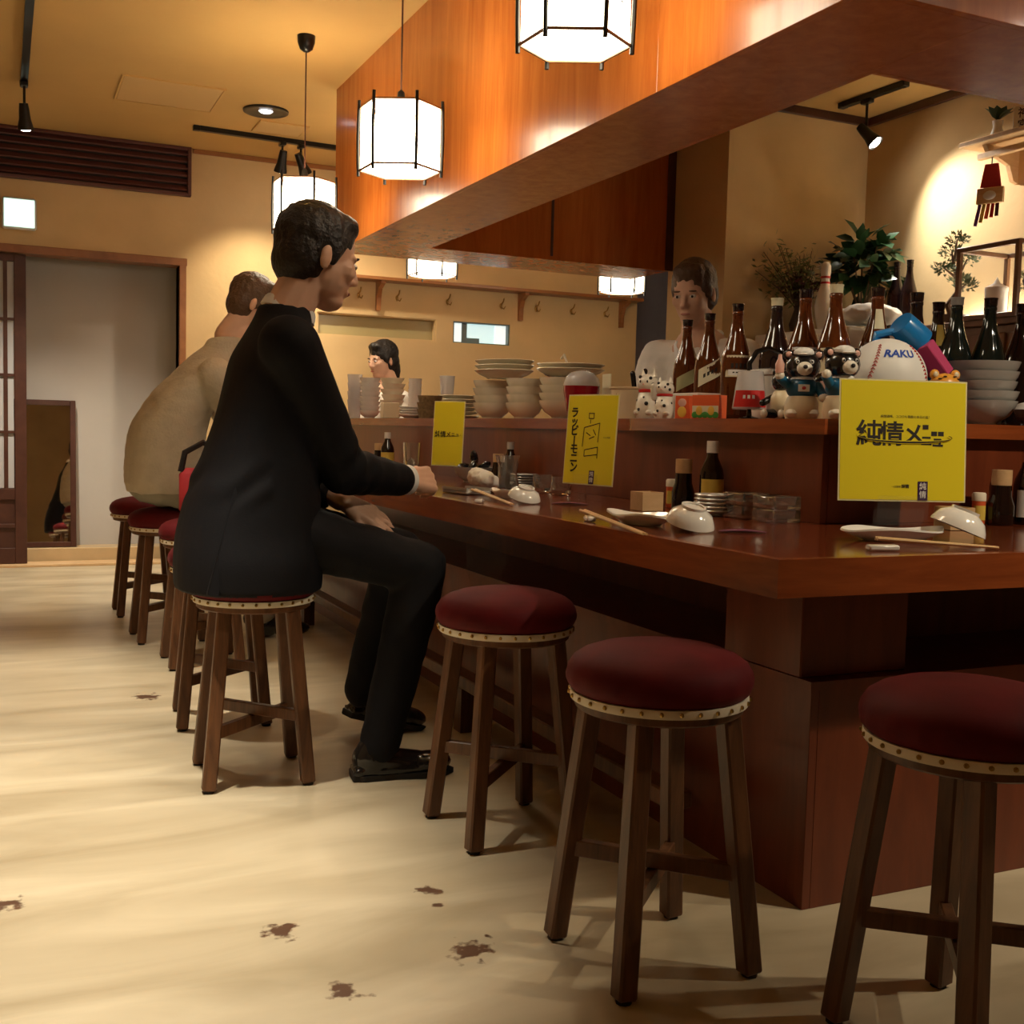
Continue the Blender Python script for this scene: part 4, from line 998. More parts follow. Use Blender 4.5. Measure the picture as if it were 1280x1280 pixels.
# square menu on the short side
c3 = at_y(1126, 2.125, ZT)
A3 = math.radians(-17)
stand('clear acrylic stand holding the square yellow menu', c3, A3, .135, .13)
W3, H3 = .335, .302
t3, put = card('square yellow menu card with black brush title and orbit ring', c3+Vector((0, -.001, .064)), A3, W3, H3, .003)
for x, ch, sz in ((-.090, '純', .064), (-.031, '情', .060), (.024, 'メ', .056), (.060, 'ニ', .030), (.090, 'ュ', .034)):
    put(text_mb(ch, sz*1.06, .0003, .0011), 'title_lettering', 'ink', x, .163 if ch not in 'ニュ' else .150)
for x, z in ((.057, .186), (.080, .170), (.098, .170)): put(MB().box((-.0075, -.0055, 0), (.0075, .0055, .0004)), 'title_block', 'ink', x, z)
put(ring_mb(.122, .013, .0085, PI*.88, PI*2.12), 'orbit_outline', 'menu_yellow', .004, .160, -.0026)
put(ring_mb(.122, .013, .0042, PI*.88, PI*2.12), 'orbit_ring', 'ink', .004, .160, -.0034)
put(text_mb('純情酒場、ココロも満腹の本日の品！', .0078, .0002), 'small_lettering', 'ink_faint', .005, .210)
put(text_mb('一口酒場', .006, .0002), 'small_lettering', 'ink_faint', -.018, .036); put(text_mb('純情', .0105, .0002, .0002), 'small_lettering', 'ink', .006, .037)
tag_plate(put, .052, .027, .026, .047)
# narrow menu on the long side
c2 = at_x(732, 1.67, ZT)
A2 = math.radians(-74)
stand('clear acrylic stand holding the tall yellow menu with a drink drawing', c2, A2, .11, .14)
t2, put = card('tall yellow menu card with vertical black lettering and a drink drawing', c2+Vector((-.001, 0, .050)), A2, .225, .285, .004)
for k, ch in enumerate('ラッピーモニン'): put(text_mb('|' if ch == 'ー' else ch, .036 if ch != 'ッ' else .034, .0003, .0011), 'title_lettering', 'ink', -.076+.0022*k, .226-.029*k)
put(text_mb('大人の時間', .006, .0002), 'small_lettering', 'ink_faint', .074, .15)
dr = MB()
for a, b_ in (((-.004, .060), (-.004, .048)), ((-.03, .035), (.038, .050)), ((-.03, .035), (-.033, -.025)), ((.038, .050), (.034, -.01)), ((-.012, .064), (.010, .064)), ((-.012, .080), (.010, .080)), ((-.012, .064), (-.012, .082)), ((.010, .064), (.010, .082)), ((-.022, -.035), (.036, -.025)), ((-.022, -.035), (-.022, -.055)), ((-.022, -.055), (.036, -.048)), ((.036, -.025), (.036, -.060)), ((-.02, .02), (.0, .01)), ((.01, .03), (.024, .012)), ((-.005, .0), (.018, .008))):
    d = (Vector((*b_, 0))-Vector((*a, 0))); n = Vector((-d.y, d.x, 0)).normalized()*.0014; A_, B_ = Vector((*a, .0003)), Vector((*b_, .0003))
    dr.add([A_-n, B_-n, B_+n, A_+n], [(0, 1, 2, 3)])
put(dr, 'drink_drawing', 'ink', .004, .145)
tag_plate(put, .022, .025, .022, .042)
# third menu by the suited man's hand
c1 = at_x(557, 1.74, ZT)
A1 = math.radians(-52)
stand('clear acrylic stand behind the bowl of mussels', c1, A1, .10, .12)
t1, put = card('yellow menu card with small black title behind the bowl of mussels', c1+Vector((-.001, 0, .055)), A1, .155, .280, .006)
for x, ch, sz in ((-.050, '純', .030), (-.022, '情', .028), (.005, 'メ', .026), (.028, 'ニ', .018), (.048, 'ュ', .018)): put(text_mb(ch, sz, .0003, .0005), 'title_lettering', 'ink', x, .135)
put(ring_mb(.066, .006, .0022, PI*.93, PI*2.10), 'orbit_ring', 'ink', .002, .134, -.0024)

# ---------------------------------------------------------------- far end of the counter, past the suited man
bb = thing('beer_bottle', 'dark brown beer bottle behind the suited man\'s arm', 'bottle', at_x(419, 1.62, ZT), 0, None, 1.25)
MB().lathe([(0, 0), (.033, 0), (.0355, .005), (.036, .13), (.033, .155), (.020, .19), (.0145, .22), (.0135, .262), (.016, .264), (.016, .276), (0, .276)], 24).build('glass_body', 'bottle_dark', bb, True, 50)
arc_label(.0368, .03, .11, -PI*1.1, PI*.1, 0, 16).build('label', 'label_cream', bb)
single('sake_cup', MB().lathe([(0, 0), (.020, 0), (.026, .03), (.033, .055), (.030, .055), (.023, .03), (.017, .008), (0, .008)], 24), 'glass', 'small flared glass cup on the white dish behind the suited man\'s arm', 'glass', at_x(450, 1.56, ZT)+Vector((0, 0, .035)))
single('serving_dish', stretch(MB().lathe(plate_prof(.10, .035, .005), 32), 1, 1.3), 'ceramic_white', 'white oval dish under the flared glass cup', 'dish', at_x(452, 1.56, ZT))
single('serving_bowl', MB().lathe(bowl_prof(.065, .05), 28), 'ceramic_white', 'white bowl next to the dark tray and the iced tumbler', 'bowl', at_x(487, 1.58, ZT))
sauce_bottle('dark sauce bottle with yellow label behind the white bowl at the iced tumbler', at_x(484, 1.80, ZT), .034, .19, 'soy', .5, 'plastic_white', 'label_yellow')
soy_pot('dark soy bottle with wooden cap near the iced tumbler', at_x(473, 1.80, ZT), .028, .13)
tp = at_x(514, 1.60, ZT)
single('drink_tray', MB().lathe([(0, 0), (.075, 0), (.080, .004), (.082, .016), (.078, .016), (.074, .007), (0, .007)], 28), 'soy', 'round dark tray under the iced tumbler', 'tray', tp)
gl = thing('iced_tumbler', 'tall clear tumbler of ice on the dark tray', 'glass', tp+Vector((0, 0, .0075)))
MB().lathe(glass_prof(.030, .038, .145), 28).build('tumbler_body', 'glass', gl)
for k in range(6):
    MB().obox((random.uniform(-.012, .012), random.uniform(-.012, .012), .020+.009*k), (.011, .010, .010), Euler((k, k*2, k*.7)).to_matrix(), .002).build('ice_cube', 'ice', gl)
sauce_bottle('dark sauce bottle with grey cap behind the glass carafe', at_x(637, 1.82, ZT), .030, .17, 'soy', .5, 'ceramic_grey')
soy_pot('dark soy bottle with wooden cap behind the mussels', at_x(622, 1.82, ZT), .026, .12)

# plastic bag hung below the counter by the suited man's knees
bgm = MB().ell((0, 0, -.12), (.055, .075, .105), 24)
bgm.v = [v+Vector((noise.noise(v*22), noise.noise(v*22+Vector((9, 0, 0))), noise.noise(v*22+Vector((0, 9, 0)))))*.018 for v in bgm.v]
pg = thing('plastic_bag', 'crumpled clear plastic bag hanging under the counter edge', 'bag', (1.36, 3.17, ZC-.074))
bgm.build('bag_body', 'bag_film', pg, True, 30)
for s in (-1, 1): MB().tube([(0, s*.05, -.03), (0, s*.03, -.01), (0, 0, -.001)], [.012, .006, .004], 6).build('handle', 'bag_film', pg)

# ================================================================ ON THE LEDGE (long side, from the far end)
E_ = lambda px, X=2.02: at_x(px, X, ZLT)
def cup_stack(px, n, r0, r1, h, dz, mat, lb, X=2.02, name='cup', cat='cup'):
    stack(name, MB().lathe([(0, 0), (r0, 0), (r1, h), (r1-.0018, h), (r0-.0018, .004), (0, .004)], 22), n, dz, E_(px, X), lb, cat, lb, .001, mat)
cup_stack(443, 4, .033, .045, .11, .050, 'clear_plastic', 'clear cup in the stack next to the small white bowls', 1.925, 'tumbler', 'glass')
stack('small_bowl', MB().lathe(bowl_prof(.06, .045), 26), 8, .027, E_(462, 1.955), 'small white bowl in the tall stack beside the clear cups', 'bowl', 'tall stack of small white bowls', .002, 'ceramic_white')
stack('small_dish', MB().lathe(bowl_prof(.075, .05), 28), 7, .034, E_(490, 2.20), 'cream dish in the leaning stack beside the white cups', 'dish', 'leaning stack of cream dishes', .006, 'ceramic', .05)
single('paper_packet', MB().box((-.045, -.03, 0), (.045, .03, .085), .003), 'toy_cream', 'small cream paper packet standing before the cream dishes', 'packet', E_(487, 1.93))
cup_stack(518, 6, .026, .040, .09, .030, 'plastic_white', 'white cup in the tall tower beside the woven baskets', 2.22)
stack('small_plate', MB().lathe(plate_prof(.065, .018), 26), 4, .014, E_(514, 1.95), 'small white plate in the low stack before the cup tower', 'plate', 'low stack of small white plates', .002, 'ceramic_white')
stack('woven_basket', MB().lathe([(0, 0), (.052, 0), (.064, .045), (.060, .045), (.048, .006), (0, .006)], 26), 3, .034, E_(537, 1.955), 'round brown woven basket nested in a stack', 'basket', 'nested woven baskets', .002, 'straw')
stack('flat_plate', MB().lathe(plate_prof(.115, .020), 32), 6, .021, E_(573, 2.20), 'flat cream plate in the stack under the lone clear glass', 'plate', 'flat cream plates behind the yellow menu', .004, 'ceramic', .02)
single('clear_glass', MB().lathe(glass_prof(.034, .042, .10), 24), 'clear_plastic', 'lone clear glass standing on the flat cream plates', 'glass', E_(558, 2.20)+Vector((0, 0, .136)))
stack('deep_bowl', MB().lathe(bowl_prof(.088, .068), 30), 4, .033, E_(615, 1.985), 'deep cream bowl under the oval platters, beside flat plates', 'bowl', 'deep cream bowls, one stack', .002, 'ceramic', .02)
stack('deep_bowl', MB().lathe(bowl_prof(.080, .066), 30), 4, .033, E_(655, 1.985), 'deep cream bowl under the oval platters, beside wide bowls', 'bowl', 'deep cream bowls, middle stack', .002, 'ceramic', .02)
ov = stretch(MB().lathe(plate_prof(.13, .034), 40), .9, 1.25)
stack('oval_platter', ov, 3, .021, at_x(630, 2.0, ZL+.176), 'large cream oval platter lying across the deep bowls', 'platter', 'large oval platters', .002, 'ceramic')
for o in bpy.data.objects:
    if o.name.startswith('oval_platter'): o.rotation_euler = (0, 0, .12)
stack('deep_bowl', MB().lathe(bowl_prof(.105, .070), 30), 4, .030, E_(706, 2.02), 'wide cream bowl in the stack behind the red domed cup', 'bowl', 'wide cream bowls behind the red cup', .002, 'ceramic', .02)
stack('round_platter', MB().lathe(plate_prof(.135, .030), 36), 2, .018, at_x(713, 2.04, ZL+.166), 'round cream platter on top of the wide bowls', 'platter', 'round cream platters', .002, 'ceramic')
ldl = thing('ladle', 'black ladle with a curved pale handle behind the cream stacks', 'ladle', at_x(693, 2.20, ZLT))
MB().tube([(0, 0, .001), (0, 0, .14), (0, .02, .20)], .010, 8).build('holder', 'ceramic', ldl)
MB().ell((0, .03, .215), (.045, .05, .028), 16).build('scoop', 'toy_black', ldl); MB().tube([(0, -.05, .18), (0, -.10, .25), (0, -.075, .28), (0, -.05, .265)], .006, 8).build('handle', 'ceramic', ldl)
rc = thing('domed_cup', 'red glass cup with a clear domed lid behind the tall yellow menu', 'cup', E_(726, 1.93))
MB().lathe([(0, 0), (.045, 0), (.050, .01), (.066, .10), (.066, .118), (.060, .118), (.058, .10), (.044, .008), (0, .008)], 32, fn=lambda r, z, a: (r*(1+.02*math.cos(16*a)), z)).build('cup_body', 'red_glass', rc)
MB().lathe([(.067, .118), (.067, .126), (.062, .145), (.045, .165), (.02, .174), (0, .175), (0, .172), (.02, .170), (.043, .161), (.058, .143), (.062, .124), (.062, .118), (.067, .118)], 28).build('dome_lid', 'clear_plastic', rc)
tub = thing('food_tub', 'cream plastic tub with a ruled side next to the spotted cat figurines', 'tub', E_(784, 1.98))
MB().lathe([(0, 0), (.055, 0), (.062, .10), (.066, .104), (.066, .110), (.058, .110), (.052, .006), (0, .006)], 28).build('tub_body', 'toy_cream', tub)
for k in range(4): MB().obox((-.0585+.0015*(1-k)*-.6, -.010, .03+.018*k), (.0012, .010, .002), Matrix.Identity(3)).build('graduation', 'ink', tub)
single('paper_box', MB().box((-.05, -.06, 0), (.05, .06, .06), .003), 'plastic_white', 'white paper box lying on the ledge behind the cream tub', 'box', E_(772, 2.18))
single('paper_note', MB().box((-.002, -.035, 0), (.002, .035, .19), .0005), 'label_cream', 'pale upright paper slip behind the white paper box', 'paper', E_(757, 2.25))
bx2 = thing('utensil_jar', 'white jar of black utensils behind the spotted cat figurines', 'jar', E_(796, 2.14))
MB().lathe(glass_prof(.04, .045, .10), 22).build('jar_body', 'ceramic_white', bx2)
for k in range(4): MB().cap((0, 0, .02), (.03*math.cos(k*1.7), .03*math.sin(k*1.7), .150+.01*k), .006, .010, 8).build('utensil', 'toy_black', bx2)

def spotted_cat(label, p, h, rz, pose):
    t = thing('cat_figurine', label, 'figurine', p, rz, None, h/.16)
    MB().lathe([(0, 0), (.036, 0), (.040, .012), (.038, .05), (.030, .085), (0, .095)], 22).build('torso', 'toy_white', t, True, 60)
    hd = MB().ell((0, 0, .115), (.036, .034, .032), 18).build('head', 'toy_white', t)
    for s in (-1, 1):
        MB().lathe([(0, 0), (.012, 0), (.0, .026)], 8).move((s*.021, 0, .137)).build('ear', 'toy_white', t)
        MB().ell((s*.022, -.030, .020), (.012, .014, .010), 10).build('paw', 'toy_white', t)
        MB().ell((s*.013, -.031, .121), (.0035, .003, .005), 8).build('eye', 'ink', t)
    MB().ell((0, -.034, .112), (.004, .003, .003), 8).build('nose', 'toy_pink', t)
    MB().lathe([(.027, .085), (.032, .088), (.032, .094), (.027, .097), (.027, .085)], 18).build('collar', 'red_plastic', t)
    if pose: MB().cap((.030, -.015, .07), (.036, -.03, .105), .011, .010).build('raised_paw', 'toy_white', t)
    for (a, z, r) in ((-1.9, .03, .006), (-1.2, .05, .007), (-.8, .02, .006), (-2.5, .06, .006), (-1.5, .07, .004), (-.3, .06, .006)):
        q = Vector((math.cos(a)*.038, math.sin(a)*.038, z)); q.x *= (1-.15*(z > .055)); q.y *= (1-.15*(z > .055)); MB().ell(q, (r, r, r), 8).build('spot', 'ink', t)
    for (x, z) in ((-.018, .136), (.020, .132), (.028, .112)): MB().ell((x, -.022 if z > .12 else -.02, z), (.006, .006, .006), 8).build('spot', 'ink', t)
spotted_cat('white cat figurine with black spots next to the cream tub', E_(809, 1.98), .165, math.radians(-60), 1)
spotted_cat('shorter white cat figurine with black spots beside the candy boxes', E_(830, 1.96), .135, math.radians(-55), 0)
def candy_box(label, p, w, d, h, rz, kind):
    t = thing('candy_box', label, 'box', p, rz)
    MB().box((-w/2, -d/2, 0), (w/2, d/2, h), .001).build('carton', 'orange_box', t, False)
    f = -d/2-.0006
    if kind:
        MB().box((-w/2+.002, f, .004), (w/2-.002, -d/2, h*.55)).build('print_panel', 'label_cream', t, False)
        for k in range(5): MB().ell((-w/2+.012+k*(w-.024)/4, f, .012), (.012, .001, .010), 10).build('print_leaf', 'green_print', t)
        for x in (-w*.22, w*.22): MB().ell((x, f-.0006, h*.34), (w*.12, .001, h*.20), 14).build('print_fruit', 'yellow_print', t)
    else:
        MB().ell((0, f, h*.70), (w*.30, .0012, h*.18), 14).build('print_patch', 'toy_pink', t); MB().ell((0, f, h*.30), (w*.32, .0012, h*.24), 14).build('print_fruit', 'yellow_print', t)
candy_box('narrow orange candy box with round yellow print beside the spotted cats', E_(857, 1.955), .052, .045, .072, math.radians(-66), 0)
candy_box('wide orange candy box with green leaf print beside the red-labelled cup', E_(886, 1.955), .095, .045, .072, math.radians(-66), 1)
single('serving_tray', MB().box((-.05, -.085, 0), (.05, .085, .085), .004), 'plastic_white', 'white carton behind the orange candy boxes', 'carton', E_(868, 2.055))
uc = thing('plastic_cup', 'upturned clear plastic cup with a red label on a black stem', 'cup', E_(936, 1.97))
MB().lathe([(.048, .028), (.050, .03), (.036, .138), (0, .140), (0, .137), (.034, .135), (.047, .030), (.048, .028)], 30).build('cup_body', 'clear_plastic', uc)
arc_label(.0475, .034, .082, math.radians(-190), math.radians(-60), 0, 14, lambda z: .0512-.0145*(z-.03)/.108).build('red_label', 'red_plastic', uc)
k = MB()
for i in range(3): k.merge(arc_label(.05, .058, .068, math.radians(-150+16*i), math.radians(-141+16*i), 0, 3, lambda z: .0520-.0145*(z-.03)/.108))
k.build('lettering', 'label_white', uc)
MB().lathe([(0, 0), (.028, 0), (.028, .004), (.008, .010), (.006, .030), (0, .030)], 20).build('stem', 'toy_black', uc)
kt = thing('water_jug', 'white jug with an arched black handle behind the upturned cup', 'jug', at_x(957, 2.10, ZLT))
MB().lathe([(0, 0), (.052, 0), (.056, .01), (.056, .10), (.050, .125), (.050, .135), (0, .138)], 28).build('jug_body', 'plastic_white', kt)
MB().lathe([(0, .136), (.054, .136), (.054, .150), (.02, .156), (0, .157)], 24).build('lid', 'ceramic_white', kt)
MB().tube([(-.052, .0, .12), (-.056, 0, .17), (-.035, 0, .205), (0, 0, .217), (.035, 0, .205), (.056, 0, .17), (.052, 0, .12)], .008, 8).xf(Rz(math.radians(-25))).build('handle', 'toy_black', kt)

def bear(label, p, h, rz, prop):
    t = thing('bear_figurine', label, 'figurine', p, rz, None, h/.20)
    MB().lathe([(0, 0), (.045, 0), (.050, .015), (.048, .045), (.040, .065), (0, .07)], 22).build('lower_body', 'toy_cream', t, True, 60)
    MB().ell((0, 0, .088), (.047, .040, .036), 18).build('shirt', 'toy_blue', t)
    MB().box((-.016, -.0425, .078), (.016, -.037, .098), .001).build('chest_patch', 'label_white', t); MB().ell((0, -.043, .088), (.006, .002, .005), 10).build('patch_dot', 'ink_red', t)
    MB().lathe([(.026, .112), (.034, .114), (.030, .121), (.024, .120), (.026, .112)], 18).build('collar', 'label_white', t)
    MB().ell((0, 0, .152), (.050, .044, .043), 20).build('head', 'toy_black', t)
    MB().ell((0, -.040, .143), (.023, .016, .020), 14).build('muzzle', 'toy_white', t); MB().ell((0, -.056, .147), (.007, .004, .006), 10).build('nose', 'ink', t)
    MB().ell((0, -.006, .190), (.030, .028, .016), 14).build('cap', 'label_white', t); MB().ell((0, -.032, .184), (.022, .016, .004), 12).build('cap_brim', 'label_white', t)
    for s in (-1, 1):
        MB().ell((s*.042, .004, .185), (.016, .010, .016), 12).build('ear', 'toy_black', t); MB().ell((s*.042, -.005, .185), (.009, .003, .009), 10).build('inner_ear', 'toy_pink', t)
        MB().ell((s*.020, -.038, .162), (.0055, .004, .0065), 10).build('eye', 'label_white', t); MB().ell((s*.020, -.0415, .162), (.003, .002, .0035), 8).build('pupil', 'ink', t)
        MB().ell((s*.026, -.02, .016), (.022, .030, .016), 12).build('foot', 'toy_white', t)
    MB().cap((.042, -.008, .095), (.055, -.03, .068), .014, .013).build('arm', 'toy_blue', t); MB().ell((.056, -.034, .062), (.014, .013, .014), 12).build('paw', 'toy_white', t)
    MB().cap((-.042, -.008, .098), (-.066, -.03, .115), .014, .013).build('arm', 'toy_blue', t); MB().ell((-.068, -.034, .122), (.014, .013, .014), 12).build('paw', 'toy_white', t)
    if prop:
        MB().lathe([(0, 0), (.012, 0), (.013, .025), (.006, .040), (.005, .052), (0, .053)], 12).move((-.069, -.036, .130)).build('held_bottle', 'toy_pink', t)
bear('black bear figurine in a blue shirt holding a small pink bottle', at_x(1001, 1.945, ZLT), .185, math.radians(-32), True)
bear('black bear figurine in a blue shirt half hidden by the square yellow menu', at_y(1050, 2.295, ZLT), .185, math.radians(-10), False)
tk = thing('toy_figure', 'seated black and cream toy animal between the jug and the bear', 'figurine', at_x(977, 1.98, ZLT), math.radians(-60))
MB().ell((0, 0, .045), (.035, .035, .045), 16).build('torso', 'toy_cream', tk); MB().ell((0, -.005, .105), (.030, .028, .030), 16).build('head', 'toy_black', tk)
for s in (-1, 1):
    MB().cap((s*.015, -.02, .016), (s*.025, -.06, .014), .014, .012).build('leg', 'toy_black', tk); MB().cap((s*.03, 0, .06), (s*.045, -.03, .045), .010, .010).build('arm', 'toy_black', tk); MB().ell((s*.024, 0, .130), (.009, .006, .012), 10).build('ear', 'toy_black', tk)
    MB().ell((s*.025, -.066, .014), (.011, .009, .013), 10).build('foot', 'toy_white', tk)
fg = thing('toy_doll', 'pink-faced toy with dark hair behind the two bears', 'figurine', at_y(1030, 2.425, ZLT), math.radians(-20), None, .72)
MB().lathe([(0, 0), (.045, 0), (.045, .085), (0, .085)], 20).build('block', 'toy_cream', fg)
MB().ell((0, 0, .125), (.040, .036, .044), 18).build('head', 'toy_pink', fg); MB().ell((0, .008, .140), (.044, .038, .040), 18).build('hair', 'toy_black', fg)
for s in (-1, 1): MB().ell((s*.040, -.004, .118), (.009, .007, .011), 10).build('ear', 'toy_pink', fg)
MB().ell((.0, -.040, .052), (.014, .012, .012), 10).build('bow', 'red_plastic', fg)

# baseball-patterned ball shell, blue cup, tiger head, headphones
bl = thing('ball_shell', 'white ball with red stitching and blue lettering above the square menu', 'ball', at_y(1104, 2.365, ZLT), math.radians(-18))
MB().ell((0, 0, .112), (.108, .108, .112), 40).build('shell', 'label_white', bl, True, 60)
def shell_pt(az, el, k=1.0): return Vector((.108*math.cos(el)*math.cos(az)*k, .108*math.cos(el)*math.sin(az)*k, .112+.112*math.sin(el)*k))
for s in (-1, 1):
    sm = MB()
    for i in range(14):
        el = -.2+i*.085; az = -PI/2+s*(.95-.28*math.sin((el+.3)*1.6)); p_ = shell_pt(az, el, 1.004)
        sm.tube([shell_pt(az-.05, el-.02, 1.006), shell_pt(az, el+.03, 1.010), shell_pt(az+.05, el-.02, 1.006)], .0014, 5)
    sm.build('stitching', 'ink_red', bl)
tx = text_mb('RAKU', .034, .001, .001, .2)
vs = []
for v in tx.v: vs.append(shell_pt(-PI/2-.05+v.x/.095, .62+v.y/.112, 1.006+v.z))
tx.v = vs; tx.build('lettering', 'ink_blue', bl, False)
bc = thing('blue_cup', 'bright blue plastic cup tipped over above the stitched white ball', 'cup', at_y(1143, 2.435, ZLT), math.radians(-20))
cupm = T(.0, 0, .230) @ Matrix.Rotation(math.radians(-52), 4, 'Y') @ Matrix.Rotation(math.radians(12), 4, 'X')
MB().lathe([(0, .082), (.036, .082), (.038, .079), (.044, 0), (.041, 0), (.034, .075), (0, .077)], 30).xf(cupm).build('cup_body', 'blue_plastic', bc)
MB().tube([(-.03, 0, .245), (-.085, -.005, .255), (-.125, 0, .245), (-.13, 0, .228), (-.09, 0, .222), (-.03, 0, .232)], .011, 8).build('cord_loop', 'blue_plastic', bc)
MB().lathe([(0, 0), (.030, 0), (.030, .05), (.030, .21), (0, .21)], 20).build('lower_post', 'blue_plastic', bc)
MB().box((-.018, -.030, 0), (.018, .030, .105), .003).xf(T(.062, -.03, .135) @ Matrix.Rotation(math.radians(-38), 4, 'Y') @ Rz(.5)).build('strap', 'pink_strap', bc)
MB().box((.030, -.018, .0), (.066, .018, .15), .003).build('strap_block', 'blue_plastic', bc)
tg = thing('tiger_figurine', 'small orange tiger figurine peeking over the square yellow menu', 'figurine', at_y(1178, 2.262, ZLT), math.radians(-15))
MB().lathe([(0, 0), (.034, 0), (.036, .03), (.028, .07), (0, .075)], 18).build('torso', 'orange_toy', tg, True, 60); MB().ell((0, 0, .098), (.042, .036, .034), 18).build('head', 'orange_toy', tg)
for s in (-1, 1):
    MB().ell((s*.030, 0, .128), (.014, .008, .014), 12).build('ear', 'orange_toy', tg); MB().ell((s*.030, -.007, .128), (.008, .003, .008), 10).build('inner_ear', 'toy_cream', tg)
    for q in range(2): MB().ell((s*(.014+.012*q), -.026+.004*q, .122-.006*q), (.006, .004, .002), 8).build('stripe', 'ink', tg)
    MB().ell((s*.014, -.034, .100), (.004, .003, .005), 8).build('eye', 'ink', tg)
MB().ell((0, -.034, .088), (.013, .008, .010), 10).build('muzzle', 'toy_white', tg)

# grey bowls at the right, lacquer bowl, cloth
stack('grey_bowl', stretch(MB().lathe(bowl_prof(.110, .070), 36), 1.0, .95), 5, .028, at_y(1220, 2.42, ZLT), 'wide grey bowl in the stack beside the square yellow menu', 'bowl', 'wide grey bowls on the ledge', .003, 'ceramic_grey', .015)
lb_ = thing('lacquer_bowl', 'white-lined dark bowl at the end of the ledge', 'bowl', at_y(1294, 2.270, ZLT))
MB().lathe(bowl_prof(.060, .045), 28).build('bowl_body', 'pot_dark', lb_); MB().lathe([(0, .046), (.056, .046), (.048, .062), (.02, .070), (0, .071)], 24).build('rice_paper', 'label_white', lb_)

# ---------------------------------------------------------------- sake bottles
S = sake
BR, DK, GR = 'bottle_brown', 'bottle_dark', 'bottle_green'
S('brown sake bottle with a slanted olive label before the cook', 860, 400, 1.365, BR, [(.14, .195, .9, 'label_olive', .05)])
S('brown sake bottle with a slanted cream label beside the olive-labelled one', 888, 392, 1.368, BR, [(.15, .215, .9, 'label_cream', .05)])
S('brown sake bottle with a pale round label behind the upturned cup', 923, 380, 1.372, BR, [(.15, .225, .9, 'label_cream', .0), (.155, .175, .7, 'label_white', 0)])
S('black sake bottle without a label behind the white jug', 972, 373, 1.380, DK, [], 'label_cream')
S('brown sake bottle with a white label and blue fish mark behind the bear', 1008, 362, 1.385, BR, [(.15, .225, 1.0, 'label_white', .0)])
S('brown sake bottle with a cream brush-lettered label and pale cap', 1046, 356, 1.385, BR, [(.14, .215, 1.1, 'label_cream', .0)], 'label_cream')
S('dark brown sake bottle with a strip label on its neck behind the stitched white ball', 1098, 360, 1.385, BR, [(.28, .34, .5, 'label_cream', 0)])
S('dark sake bottle with a flat black cap behind the blue cup', 1147, 366, 1.385, DK, [])
S('brown sake bottle with a pointed yellow neck label', 1174, 378, 1.395, DK, [(.26, .33, .45, 'label_yellow', 0)])
S('black-green sake bottle with a pale cap ring behind the grey bowls', 1197, 372, 1.390, GR, [], 'ceramic_grey')
S('black sake bottle with a wide flat cap behind the grey bowls', 1239, 373, 1.390, GR, [])
S('dark sake bottle at the end of the ledge beyond the grey bowls', 1279, 380, 1.385, DK, [])
for o in bpy.data.objects:                        # blue fish-shaped mark on the white label
    if o.get('label', '').startswith('brown sake bottle with a white label'):
        arc_label(.054, .165, .205, FACE-.35, FACE+.55, -.02, 10, lambda z: bprof(z)+.0012).build('fish_mark', 'ink_blue', o)

# ================================================================ KITCHEN BACK
fr_ = thing('kitchen_cabinet', 'white kitchen cabinet with drawers under the plants in the corner', 'cabinet', (4.02, 4.66, 0))
MB().box((-.30, -.36, 0), (.42, .38, 1.50), .006).build('cabinet_body', 'fridge_white', fr_)
for k in range(3):
    d = MB().box((-.318, -.34, .45+.345*k), (-.30, .36, .78+.345*k), .004).build('drawer', 'fridge_white', fr_); MB().ell((-.328, -.12, .70+.345*k), (.012, .012, .012), 10).build('knob', 'black_metal', d)
cl_ = remesh(MB().ell((-.03, -.09, .066), (.17, .10, .048)).ell((-.02, .02, .060), (.15, .09, .042)), .012, 3, .5, cloth_fold(.018, (11, 11, 14), 6)); cl_.materials.append(M['cloth_white'])
o = link('cloth_bundle', cl_); o.location = (3.97, 4.47, 1.506); tag(o, 'lumpy white cloth bundle on the white cabinet behind the bottles', 'cloth')
for px, ln, lb in ((1120, .05, 'small dark bottle with a ring collar against the lit wall'), (1136, .0, 'small dark bottle beside its ring-collared neighbour at the lit wall')):
    p = on_x(px, 400, 4.36); p.z = 1.50
    o = sake(lb, px, 348, 1.88, DK, [], group='small bottles by the lit wall'); o.location = (4.24, at_x(px, 4.24, 1.7).y, 1.502); o.scale = (.85, .85, .92)
pin = thing('bowling_pin', 'white bowling pin with red rings behind the bottles', 'pin', (3.80, at_y(1030, 4.66, 1.6).y, 1.502)); pin.location.x = at_y(1030, 4.66, 1.6).x
MB().lathe([(0, 0), (.028, 0), (.045, .08), (.052, .13), (.040, .19), (.024, .24), (.021, .265), (.027, .31), (.026, .335), (.015, .355), (0, .358)], 24).build('pin_body', 'toy_white', pin, True, 60)
for z in (.243, .272): MB().lathe([(.0225, z), (.0245, z+.002), (.0245, z+.010), (.0225, z+.012), (.0225, z)], 20).build('ring', 'ink_red', pin)
